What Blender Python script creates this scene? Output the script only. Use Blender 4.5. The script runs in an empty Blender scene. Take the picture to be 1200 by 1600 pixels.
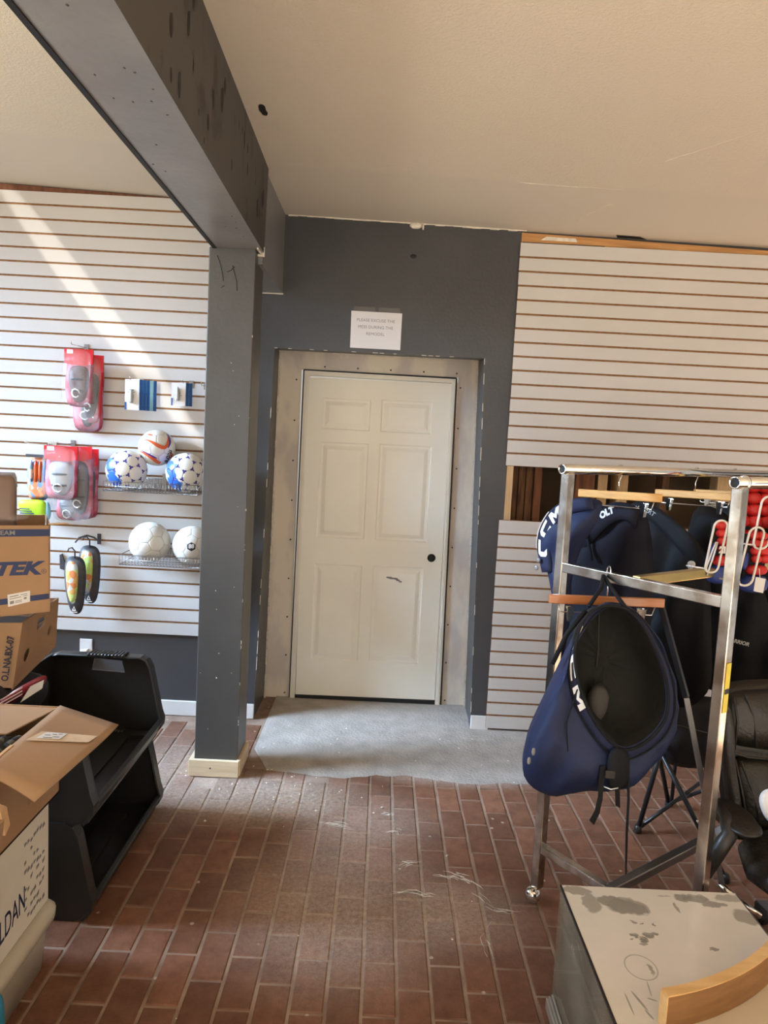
import bpy, bmesh, math, random
from mathutils import Vector, Matrix, noise
from mathutils.geometry import tessellate_polygon
random.seed(7)
SC = bpy.context.scene
COL = SC.collection
PI = math.pi
V = Vector

# ------------------------------------------------------------------ camera
def camera():
    cd = bpy.data.cameras.new('camera'); co = bpy.data.objects.new('camera', cd); COL.objects.link(co)
    pitch, roll, yaw = 0.0999, 0.0505, 0.00495
    cy, sy, cp, sp = math.cos(yaw), math.sin(yaw), math.cos(pitch), math.sin(pitch)
    fw = V((sy*cp, cy*cp, -sp)); r = V((cy, -sy, 0)); d = fw.cross(r)
    c, s = math.cos(roll), math.sin(roll)
    R, D = c*r - s*d, c*d + s*r
    m = Matrix((R, -D, -fw)).transposed().to_4x4(); m.translation = V((0, 0, 1.6544))
    co.matrix_world = m
    cd.sensor_fit = 'VERTICAL'; cd.sensor_height = 36; cd.sensor_width = 27
    cd.lens = 1125.8*36/1600; cd.clip_start = .05
    SC.camera = co
camera()

# ------------------------------------------------------------------ light, exposure
W = bpy.data.worlds.new('daylight'); SC.world = W; W.use_nodes = True
bg = W.node_tree.nodes['Background']; bg.inputs[0].default_value = (1.0, .95, .88, 1); bg.inputs[1].default_value = .55
def area(name, loc, target, sx, sy, power, col, spread=180):
    l = bpy.data.lights.new(name, 'AREA'); l.shape = 'RECTANGLE'; l.size = sx; l.size_y = sy; l.energy = power; l.color = col
    l.spread = math.radians(spread)
    o = bpy.data.objects.new(name, l); COL.objects.link(o); o.location = loc
    o.rotation_euler = (V(target) - V(loc)).to_track_quat('-Z', 'Y').to_euler()
    return o
area('side_window_light', (-4.7, 2.7, 2.75), (.55, 3.75, .25), 1.8, .9, 88, (.53, .73, 1.0), 52)          # tall window in the left-hand wall
area('ceiling_fill_light', (-3.6, .6, .9), (-1.6, 1.7, 2.95), 1.6, .8, 22, (1.0, .92, .75), 84)    # added upward fill to brighten the left-hand ceiling, not a modelled source
area('shop_front_light', (.6, -3.8, 1.5), (.4, 3, 1.2), 5.0, 2.3, 70, (1.0, .97, .91))             # shop front behind the camera
sp = bpy.data.lights.new('glass_glint', 'SPOT'); sp.energy = 900; sp.color = (1, .95, .86); sp.spot_size = math.radians(18); sp.spot_blend = .45; sp.shadow_soft_size = .01
go = bpy.data.objects.new('glass_glint', sp); COL.objects.link(go)          # sun thrown off a window pane as a thin streak on the wall
go.location = (-1.60, -2.4, 2.28); go.scale = (.075, 1, 1)
go.rotation_euler = ((V((-1.60, 4.0, 2.28)) - go.location).to_track_quat('-Z', 'Y').to_matrix() @ Matrix.Rotation(math.radians(39.5), 3, 'Z')).to_euler()
sun = bpy.data.lights.new('sun', 'SUN'); sun.energy = 66; sun.angle = .01; sun.color = (1, .90, .75)  # falls on the added pale slab behind the camera
so = bpy.data.objects.new('sun', sun); COL.objects.link(so)
so.rotation_euler = V((-.25, .8, -.62)).to_track_quat('-Z', 'Y').to_euler()
SC.view_settings.view_transform = 'Standard'; SC.view_settings.look = 'None'
SC.view_settings.exposure = 0.0; SC.view_settings.gamma = 1; SC.view_settings.use_curve_mapping = False
SC.cycles.use_denoising = True
SC.cycles.max_bounces = 8; SC.cycles.diffuse_bounces = 5; SC.cycles.transparent_max_bounces = 16
SC.cycles.caustics_reflective = False; SC.cycles.caustics_refractive = False

# ------------------------------------------------------------------ materials
def new_mat(name):
    m = bpy.data.materials.new(name); m.use_nodes = True
    nt = m.node_tree; return m, nt, nt.nodes['Principled BSDF']
def nd(nt, t, **k):
    n = nt.nodes.new(t)
    for a, b in k.items():
        if a.startswith('i_'): n.inputs[int(a[2:])].default_value = b
        else: setattr(n, a, b)
    return n
def c4(c): return (c[0], c[1], c[2], 1)
def mat(name, col, rough=.6, metal=0., spec=.5, var=.12, scale=6., bump=0., bscale=80., stretch=None, col2=None, contrast=None, island=0., coat=0, alpha=1, trans=0):
    m, nt, b = new_mat(name); L = nt.links.new
    b.inputs['Roughness'].default_value = rough; b.inputs['Metallic'].default_value = metal
    b.inputs['Specular IOR Level'].default_value = spec
    if coat: b.inputs['Coat Weight'].default_value = coat; b.inputs['Coat Roughness'].default_value = .15
    if alpha < 1: b.inputs['Alpha'].default_value = alpha
    if trans: b.inputs['Transmission Weight'].default_value = trans
    geo = nd(nt, 'ShaderNodeNewGeometry'); mp = nd(nt, 'ShaderNodeMapping'); L(geo.outputs['Position'], mp.inputs[0])
    if stretch: mp.inputs['Scale'].default_value = stretch
    n = nd(nt, 'ShaderNodeTexNoise'); n.inputs['Scale'].default_value = scale; n.inputs['Detail'].default_value = 5; L(mp.outputs[0], n.inputs['Vector'])
    mx = nd(nt, 'ShaderNodeMix', data_type='RGBA')
    lo = col2 if col2 else tuple(max(0, x*(1-var)) for x in col); hi = col if col2 else tuple(min(1, x*(1+var)) for x in col)
    mx.inputs[6].default_value = c4(lo); mx.inputs[7].default_value = c4(hi)
    rp = nd(nt, 'ShaderNodeMapRange'); lo_, hi_ = contrast or (.3, .7); rp.inputs[1].default_value = lo_; rp.inputs[2].default_value = hi_
    L(n.outputs[0], rp.inputs[0]); L(rp.outputs[0], mx.inputs[0])
    out = mx.outputs[2]
    if island:
        oi = nd(nt, 'ShaderNodeObjectInfo'); hs = nd(nt, 'ShaderNodeHueSaturation'); mr = nd(nt, 'ShaderNodeMapRange')
        mr.inputs[3].default_value = 1-island; mr.inputs[4].default_value = 1+island
        L(oi.outputs['Random'], mr.inputs[0]); L(mr.outputs[0], hs.inputs['Value']); L(out, hs.inputs['Color']); out = hs.outputs[0]
    L(out, b.inputs['Base Color'])
    if bump:
        n2 = nd(nt, 'ShaderNodeTexNoise'); n2.inputs['Scale'].default_value = bscale; n2.inputs['Detail'].default_value = 4; L(mp.outputs[0], n2.inputs['Vector'])
        bp = nd(nt, 'ShaderNodeBump'); bp.inputs['Strength'].default_value = bump; bp.inputs['Distance'].default_value = .01
        L(n2.outputs[0], bp.inputs['Height']); L(bp.outputs[0], b.inputs['Normal'])
    return m
def film(name, col, opacity, rough=.12):
    m, nt, b = new_mat(name); L = nt.links.new
    b.inputs['Base Color'].default_value = c4(col); b.inputs['Roughness'].default_value = rough
    geo = nd(nt, 'ShaderNodeNewGeometry'); n = nd(nt, 'ShaderNodeTexNoise'); n.inputs['Scale'].default_value = 45; L(geo.outputs['Position'], n.inputs['Vector'])
    bp = nd(nt, 'ShaderNodeBump'); bp.inputs['Strength'].default_value = .6; bp.inputs['Distance'].default_value = .01; L(n.outputs[0], bp.inputs['Height']); L(bp.outputs[0], b.inputs['Normal'])
    tr = nd(nt, 'ShaderNodeBsdfTransparent'); mx = nd(nt, 'ShaderNodeMixShader'); mx.inputs[0].default_value = opacity
    o = nt.nodes['Material Output']; L(tr.outputs[0], mx.inputs[1]); L(b.outputs[0], mx.inputs[2]); L(mx.outputs[0], o.inputs[0])
    return m

def brick_mat():
    m, nt, b = new_mat('brick'); L = nt.links.new
    geo = nd(nt, 'ShaderNodeNewGeometry'); pos = geo.outputs['Position']
    oi = nd(nt, 'ShaderNodeObjectInfo')
    n1 = nd(nt, 'ShaderNodeTexNoise'); n1.inputs['Scale'].default_value = 14; n1.inputs['Detail'].default_value = 8; n1.inputs['Roughness'].default_value = .7; L(pos, n1.inputs['Vector'])
    cr = nd(nt, 'ShaderNodeValToRGB'); L(n1.outputs[0], cr.inputs[0])
    cr.color_ramp.elements[0].position = .3; cr.color_ramp.elements[0].color = (.125, .053, .029, 1)
    cr.color_ramp.elements[1].position = .72; cr.color_ramp.elements[1].color = (.238, .109, .064, 1)
    hs = nd(nt, 'ShaderNodeHueSaturation'); mr = nd(nt, 'ShaderNodeMapRange'); mr.inputs[3].default_value = .78; mr.inputs[4].default_value = 1.25
    L(oi.outputs['Random'], mr.inputs[0]); L(mr.outputs[0], hs.inputs['Value']); L(cr.outputs[0], hs.inputs['Color'])
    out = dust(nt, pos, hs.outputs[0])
    L(out, b.inputs['Base Color']); b.inputs['Roughness'].default_value = .55; b.inputs['Specular IOR Level'].default_value = .35
    n2 = nd(nt, 'ShaderNodeTexNoise'); n2.inputs['Scale'].default_value = 160; n2.inputs['Detail'].default_value = 5; L(pos, n2.inputs['Vector'])
    bp = nd(nt, 'ShaderNodeBump'); bp.inputs['Strength'].default_value = .35; bp.inputs['Distance'].default_value = .004; L(n2.outputs[0], bp.inputs['Height']); L(bp.outputs[0], b.inputs['Normal'])
    return m
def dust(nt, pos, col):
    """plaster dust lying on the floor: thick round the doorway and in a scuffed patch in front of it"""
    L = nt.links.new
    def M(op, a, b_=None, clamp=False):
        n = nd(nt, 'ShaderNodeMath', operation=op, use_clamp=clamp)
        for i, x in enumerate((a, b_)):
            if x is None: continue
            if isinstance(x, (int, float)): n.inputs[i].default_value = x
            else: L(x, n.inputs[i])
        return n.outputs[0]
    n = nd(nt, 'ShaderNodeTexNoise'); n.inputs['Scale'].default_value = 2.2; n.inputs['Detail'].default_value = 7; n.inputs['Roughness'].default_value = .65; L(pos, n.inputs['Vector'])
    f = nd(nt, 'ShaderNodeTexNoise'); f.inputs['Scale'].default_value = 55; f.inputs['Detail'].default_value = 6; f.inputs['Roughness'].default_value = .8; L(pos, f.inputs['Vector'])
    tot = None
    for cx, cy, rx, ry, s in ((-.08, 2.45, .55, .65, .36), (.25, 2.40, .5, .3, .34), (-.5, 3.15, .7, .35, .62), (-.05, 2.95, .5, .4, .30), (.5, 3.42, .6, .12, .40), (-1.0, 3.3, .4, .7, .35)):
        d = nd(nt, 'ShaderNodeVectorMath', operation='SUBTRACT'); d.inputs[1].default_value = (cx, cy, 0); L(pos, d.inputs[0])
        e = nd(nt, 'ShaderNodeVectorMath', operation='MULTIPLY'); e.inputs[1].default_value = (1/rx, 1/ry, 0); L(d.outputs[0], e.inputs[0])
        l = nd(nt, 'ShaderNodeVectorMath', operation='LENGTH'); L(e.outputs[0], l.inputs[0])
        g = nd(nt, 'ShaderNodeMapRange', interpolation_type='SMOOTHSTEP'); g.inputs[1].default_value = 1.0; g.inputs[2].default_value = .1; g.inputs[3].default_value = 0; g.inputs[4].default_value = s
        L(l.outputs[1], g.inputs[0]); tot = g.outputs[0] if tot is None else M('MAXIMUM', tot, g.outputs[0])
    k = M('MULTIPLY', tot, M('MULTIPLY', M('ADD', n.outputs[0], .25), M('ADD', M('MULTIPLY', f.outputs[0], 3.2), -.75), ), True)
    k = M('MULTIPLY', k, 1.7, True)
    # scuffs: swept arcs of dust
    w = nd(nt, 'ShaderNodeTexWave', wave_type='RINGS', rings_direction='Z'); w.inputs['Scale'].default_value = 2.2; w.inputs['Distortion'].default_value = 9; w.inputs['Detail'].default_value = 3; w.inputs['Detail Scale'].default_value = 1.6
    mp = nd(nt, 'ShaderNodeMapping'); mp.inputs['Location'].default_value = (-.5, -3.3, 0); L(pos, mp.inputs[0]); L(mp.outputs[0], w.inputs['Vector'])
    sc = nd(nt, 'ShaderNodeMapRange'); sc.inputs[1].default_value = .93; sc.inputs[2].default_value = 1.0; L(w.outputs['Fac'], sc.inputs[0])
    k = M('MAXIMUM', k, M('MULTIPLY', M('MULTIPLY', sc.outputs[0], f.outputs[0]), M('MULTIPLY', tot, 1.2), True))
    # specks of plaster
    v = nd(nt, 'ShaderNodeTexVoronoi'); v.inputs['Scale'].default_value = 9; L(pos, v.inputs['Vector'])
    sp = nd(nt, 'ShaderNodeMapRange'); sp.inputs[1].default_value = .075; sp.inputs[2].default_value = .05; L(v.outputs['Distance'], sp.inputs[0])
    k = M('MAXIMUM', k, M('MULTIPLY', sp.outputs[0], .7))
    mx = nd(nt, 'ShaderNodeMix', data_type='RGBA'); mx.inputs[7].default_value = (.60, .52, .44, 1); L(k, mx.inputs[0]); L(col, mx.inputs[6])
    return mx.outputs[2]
def grout_mat():
    m, nt, b = new_mat('grout'); L = nt.links.new
    geo = nd(nt, 'ShaderNodeNewGeometry'); n = nd(nt, 'ShaderNodeTexNoise'); n.inputs['Scale'].default_value = 9; n.inputs['Detail'].default_value = 5; L(geo.outputs['Position'], n.inputs['Vector'])
    cr = nd(nt, 'ShaderNodeValToRGB'); L(n.outputs[0], cr.inputs[0])
    cr.color_ramp.elements[0].position = .3; cr.color_ramp.elements[0].color = (.19, .12, .085, 1)
    cr.color_ramp.elements[1].position = .7; cr.color_ramp.elements[1].color = (.36, .26, .19, 1)
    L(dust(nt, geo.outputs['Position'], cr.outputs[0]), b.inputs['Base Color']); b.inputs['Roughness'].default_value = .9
    return m
def ceiling_mat():
    m, nt, b = new_mat('ceiling_texture'); L = nt.links.new
    geo = nd(nt, 'ShaderNodeNewGeometry'); pos = geo.outputs['Position']
    n = nd(nt, 'ShaderNodeTexNoise'); n.inputs['Scale'].default_value = 1.3; n.inputs['Detail'].default_value = 4; L(pos, n.inputs['Vector'])
    sep = nd(nt, 'ShaderNodeSeparateXYZ'); L(pos, sep.inputs[0])
    band = nd(nt, 'ShaderNodeMapRange'); band.inputs[1].default_value = 3.32; band.inputs[2].default_value = 3.36; L(sep.outputs[1], band.inputs[0])
    mx = nd(nt, 'ShaderNodeMix', data_type='RGBA'); mx.inputs[6].default_value = (.68, .62, .52, 1); mx.inputs[7].default_value = (.74, .68, .575, 1)
    L(n.outputs[0], mx.inputs[0])
    mb = nd(nt, 'ShaderNodeMix', data_type='RGBA'); mb.inputs[7].default_value = (.67, .62, .53, 1); L(band.outputs[0], mb.inputs[0]); L(mx.outputs[2], mb.inputs[6])
    L(mb.outputs[2], b.inputs['Base Color']); b.inputs['Roughness'].default_value = .85
    n2 = nd(nt, 'ShaderNodeTexNoise'); n2.inputs['Scale'].default_value = 95; n2.inputs['Detail'].default_value = 5; n2.inputs['Roughness'].default_value = .7; L(pos, n2.inputs['Vector'])
    st = nd(nt, 'ShaderNodeMapRange'); st.inputs[3].default_value = .5; st.inputs[4].default_value = .06; L(band.outputs[0], st.inputs[0])
    bp = nd(nt, 'ShaderNodeBump'); bp.inputs['Distance'].default_value = .008; L(st.outputs[0], bp.inputs['Strength']); L(n2.outputs[0], bp.inputs['Height']); L(bp.outputs[0], b.inputs['Normal'])
    return m
def dusty_glass():
    """glass under a film of plaster dust, wiped through to the glass in blotches, a ring and finger strokes"""
    m, nt, b = new_mat('dusty_glass'); L = nt.links.new
    geo = nd(nt, 'ShaderNodeNewGeometry'); pos = geo.outputs['Position']
    nz = nd(nt, 'ShaderNodeTexNoise'); nz.inputs['Scale'].default_value = 34; nz.inputs['Detail'].default_value = 4; L(pos, nz.inputs['Vector'])
    wob = nd(nt, 'ShaderNodeVectorMath', operation='MULTIPLY_ADD'); wob.inputs[1].default_value = (.035, .035, 0); wob.inputs[2].default_value = (-.0175, -.0175, 0); L(nz.outputs['Color'], wob.inputs[0])
    ad = nd(nt, 'ShaderNodeVectorMath', operation='ADD'); L(pos, ad.inputs[0]); L(wob.outputs[0], ad.inputs[1])
    tot = None
    def M(op, a, b_):
        n = nd(nt, 'ShaderNodeMath', operation=op)
        for i, x in enumerate((a, b_)):
            if isinstance(x, (int, float)): n.inputs[i].default_value = x
            else: L(x, n.inputs[i])
        return n.outputs[0]
    spots = [(.73, 1.880, .060, .040, 1), (.76, 1.872, .036, .034, 1), (.70, 1.895, .04, .030, .95), (.640, 1.885, .030, .048, .8), (.612, 1.938, .045, .022, .8), (.945, 1.926, .045, .020, 1), (.99, 1.903, .040, .016, .9), (.915, 1.924, .030, .022, .9), (1.054, 1.855, .035, .035, .8), (1.05, 1.935, .05, .018, .7),
             (.714, 1.757, .016, .009, 1), (.755, 1.759, .017, .014, 1), (.733, 1.742, .014, .011, 1), (.775, 1.765, .008, .008, 1), (.728, 1.726, .012, .008, .9), (.703, 1.738, .005, .005, 1), (.730, 1.810, .009, .004, .9), (.785, 1.804, .006, .004, .9), (.750, 1.808, .006, .003, .9),
             (.907, 1.720, .013, .006, .9), (.715, 1.640, .007, .020, .8), (.877, 1.880, .006, .024, .8), (.86, 1.930, .02, .004, .6)]
    for cx, cy, rx, ry, s in spots:
        d = nd(nt, 'ShaderNodeVectorMath', operation='SUBTRACT'); d.inputs[1].default_value = (cx, cy, 0); L(ad.outputs[0], d.inputs[0])
        e = nd(nt, 'ShaderNodeVectorMath', operation='MULTIPLY'); e.inputs[1].default_value = (1/rx, 1/ry, 0); L(d.outputs[0], e.inputs[0])
        l = nd(nt, 'ShaderNodeVectorMath', operation='LENGTH'); L(e.outputs[0], l.inputs[0])
        g = nd(nt, 'ShaderNodeMapRange'); g.inputs[1].default_value = 1.0; g.inputs[2].default_value = .8; g.inputs[3].default_value = 0; g.inputs[4].default_value = s
        L(l.outputs[1], g.inputs[0]); tot = g.outputs[0] if tot is None else M('MAXIMUM', tot, g.outputs[0])
    for cx, cy, r, sx in ((.692, 1.642, .038, 1), ):
        d = nd(nt, 'ShaderNodeVectorMath', operation='SUBTRACT'); d.inputs[1].default_value = (cx, cy, 0); L(pos, d.inputs[0])
        e = nd(nt, 'ShaderNodeVectorMath', operation='MULTIPLY'); e.inputs[1].default_value = (1/r, .9/r, 0); L(d.outputs[0], e.inputs[0])
        l = nd(nt, 'ShaderNodeVectorMath', operation='LENGTH'); L(e.outputs[0], l.inputs[0])
        a = M('ABSOLUTE', M('SUBTRACT', l.outputs[1], 1.0), 0)
        g = nd(nt, 'ShaderNodeMapRange'); g.inputs[1].default_value = .06; g.inputs[2].default_value = .03; g.inputs[4].default_value = .6; L(a, g.inputs[0]); tot = M('MAXIMUM', tot, g.outputs[0])
    # finger strokes
    for (x0, y0), (x1, y1), w_ in (((.623, 1.561), (.623, 1.486), .0022), ((.640, 1.566), (.660, 1.50), .0035), ((.670, 1.544), (.693, 1.534), .0025), ((.652, 1.51), (.664, 1.478), .0028), ((.69, 1.60), (.683, 1.545), .0016)):
        dx, dy = x1-x0, y1-y0; ln = math.hypot(dx, dy); cx, cy = (x0+x1)/2, (y0+y1)/2
        d = nd(nt, 'ShaderNodeVectorMath', operation='SUBTRACT'); d.inputs[1].default_value = (cx, cy, 0); L(pos, d.inputs[0])
        p1 = nd(nt, 'ShaderNodeVectorMath', operation='DOT_PRODUCT'); p1.inputs[1].default_value = (dx/ln/(ln/2), dy/ln/(ln/2), 0); L(d.outputs[0], p1.inputs[0])
        p2 = nd(nt, 'ShaderNodeVectorMath', operation='DOT_PRODUCT'); p2.inputs[1].default_value = (-dy/ln/w_, dx/ln/w_, 0); L(d.outputs[0], p2.inputs[0])
        r2 = M('ADD', M('MULTIPLY', p1.outputs['Value'], p1.outputs['Value']), M('MULTIPLY', p2.outputs['Value'], p2.outputs['Value']))
        g = nd(nt, 'ShaderNodeMapRange'); g.inputs[1].default_value = 1.0; g.inputs[2].default_value = .6; g.inputs[4].default_value = .8; L(r2, g.inputs[0]); tot = M('MAXIMUM', tot, g.outputs[0])
    n3 = nd(nt, 'ShaderNodeTexNoise'); n3.inputs['Scale'].default_value = 10; n3.inputs['Detail'].default_value = 6; L(pos, n3.inputs['Vector'])
    cov = M('MULTIPLY', M('SUBTRACT', 1.0, tot), M('ADD', M('MULTIPLY', n3.outputs[0], .25), .70))
    dd = nd(nt, 'ShaderNodeBsdfDiffuse'); dd.inputs[0].default_value = (.70, .60, .46, 1)
    b.inputs['Base Color'].default_value = (.9, .95, .93, 1); b.inputs['Roughness'].default_value = .02
    tr = nd(nt, 'ShaderNodeBsdfTransparent'); tr.inputs[0].default_value = (.92, .96, .94, 1)
    g1 = nd(nt, 'ShaderNodeMixShader'); fr = nd(nt, 'ShaderNodeFresnel'); L(fr.outputs[0], g1.inputs[0]); gl = nd(nt, 'ShaderNodeBsdfGlossy'); gl.inputs['Roughness'].default_value = .03
    L(tr.outputs[0], g1.inputs[1]); L(gl.outputs[0], g1.inputs[2])
    dm = nd(nt, 'ShaderNodeMixShader'); L(dd.outputs[0], dm.inputs[1]); L(gl.outputs[0], dm.inputs[2]); dm.inputs[0].default_value = .06
    mx = nd(nt, 'ShaderNodeMixShader'); cv = nd(nt, 'ShaderNodeMapRange'); cv.inputs[3].default_value = .34; cv.inputs[4].default_value = 1.0; L(cov, cv.inputs[0]); L(cv.outputs[0], mx.inputs[0]); L(g1.outputs[0], mx.inputs[1]); L(dm.outputs[0], mx.inputs[2])
    L(mx.outputs[0], nt.nodes['Material Output'].inputs[0])
    return m
def glass_mat(name, tint, haze):
    m, nt, b = new_mat(name); L = nt.links.new
    tr = nd(nt, 'ShaderNodeBsdfTransparent'); tr.inputs[0].default_value = c4(tint)
    gl = nd(nt, 'ShaderNodeBsdfGlossy'); gl.inputs['Roughness'].default_value = .03
    fr = nd(nt, 'ShaderNodeFresnel'); g1 = nd(nt, 'ShaderNodeMixShader'); L(fr.outputs[0], g1.inputs[0]); L(tr.outputs[0], g1.inputs[1]); L(gl.outputs[0], g1.inputs[2])
    dd = nd(nt, 'ShaderNodeBsdfDiffuse'); dd.inputs[0].default_value = (.62, .50, .34, 1)
    geo = nd(nt, 'ShaderNodeNewGeometry'); n = nd(nt, 'ShaderNodeTexNoise'); n.inputs['Scale'].default_value = 7; n.inputs['Detail'].default_value = 5; L(geo.outputs['Position'], n.inputs['Vector'])
    mr = nd(nt, 'ShaderNodeMapRange'); mr.inputs[1].default_value = .3; mr.inputs[2].default_value = .8; mr.inputs[3].default_value = haze*.4; mr.inputs[4].default_value = haze*1.7; L(n.outputs[0], mr.inputs[0])
    mx = nd(nt, 'ShaderNodeMixShader'); L(mr.outputs[0], mx.inputs[0]); L(g1.outputs[0], mx.inputs[1]); L(dd.outputs[0], mx.inputs[2])
    L(mx.outputs[0], nt.nodes['Material Output'].inputs[0])
    return m
def ball_mat():
    m, nt, b = new_mat('ball_blue_splash'); L = nt.links.new
    tc = nd(nt, 'ShaderNodeTexCoord'); n = nd(nt, 'ShaderNodeTexNoise'); n.inputs['Scale'].default_value = 26; n.inputs['Detail'].default_value = 4; L(tc.outputs['Object'], n.inputs['Vector'])
    sep = nd(nt, 'ShaderNodeVectorMath', operation='DOT_PRODUCT'); sep.inputs[1].default_value = (-9, -3.2, -3.0); L(tc.outputs['Object'], sep.inputs[0])
    s = nd(nt, 'ShaderNodeMath', operation='SUBTRACT'); s.inputs[1].default_value = .42; L(sep.outputs['Value'], s.inputs[0])
    a = nd(nt, 'ShaderNodeMath', operation='ABSOLUTE'); L(s.outputs[0], a.inputs[0])
    k = nd(nt, 'ShaderNodeMath', operation='MULTIPLY_ADD'); k.inputs[1].default_value = -1.5; k.inputs[2].default_value = .55; L(a.outputs[0], k.inputs[0])
    q = nd(nt, 'ShaderNodeMath', operation='ADD'); L(k.outputs[0], q.inputs[0]); L(n.outputs[0], q.inputs[1])
    r = nd(nt, 'ShaderNodeMapRange'); r.inputs[1].default_value = .62; r.inputs[2].default_value = .68; L(q.outputs[0], r.inputs[0])
    mx = nd(nt, 'ShaderNodeMix', data_type='RGBA'); mx.inputs[6].default_value = (.82, .82, .78, 1); mx.inputs[7].default_value = (.03, .13, .48, 1); L(r.outputs[0], mx.inputs[0])
    L(mx.outputs[2], b.inputs['Base Color']); b.inputs['Roughness'].default_value = .35
    return m
def patch_mat(name, cols, scale, rough=.5):
    """printed / woven surface of a few colours in cells"""
    m, nt, b = new_mat(name); L = nt.links.new
    geo = nd(nt, 'ShaderNodeNewGeometry'); v = nd(nt, 'ShaderNodeTexVoronoi'); v.inputs['Scale'].default_value = scale; L(geo.outputs['Position'], v.inputs['Vector'])
    sx = nd(nt, 'ShaderNodeSeparateColor'); L(v.outputs['Color'], sx.inputs[0])
    cr = nd(nt, 'ShaderNodeValToRGB'); cr.color_ramp.interpolation = 'CONSTANT'; L(sx.outputs[0], cr.inputs[0])
    while len(cr.color_ramp.elements) < len(cols): cr.color_ramp.elements.new(.5)
    for i, c in enumerate(cols): cr.color_ramp.elements[i].position = i/len(cols); cr.color_ramp.elements[i].color = c4(c)
    L(cr.outputs[0], b.inputs['Base Color']); b.inputs['Roughness'].default_value = rough
    return m

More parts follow.
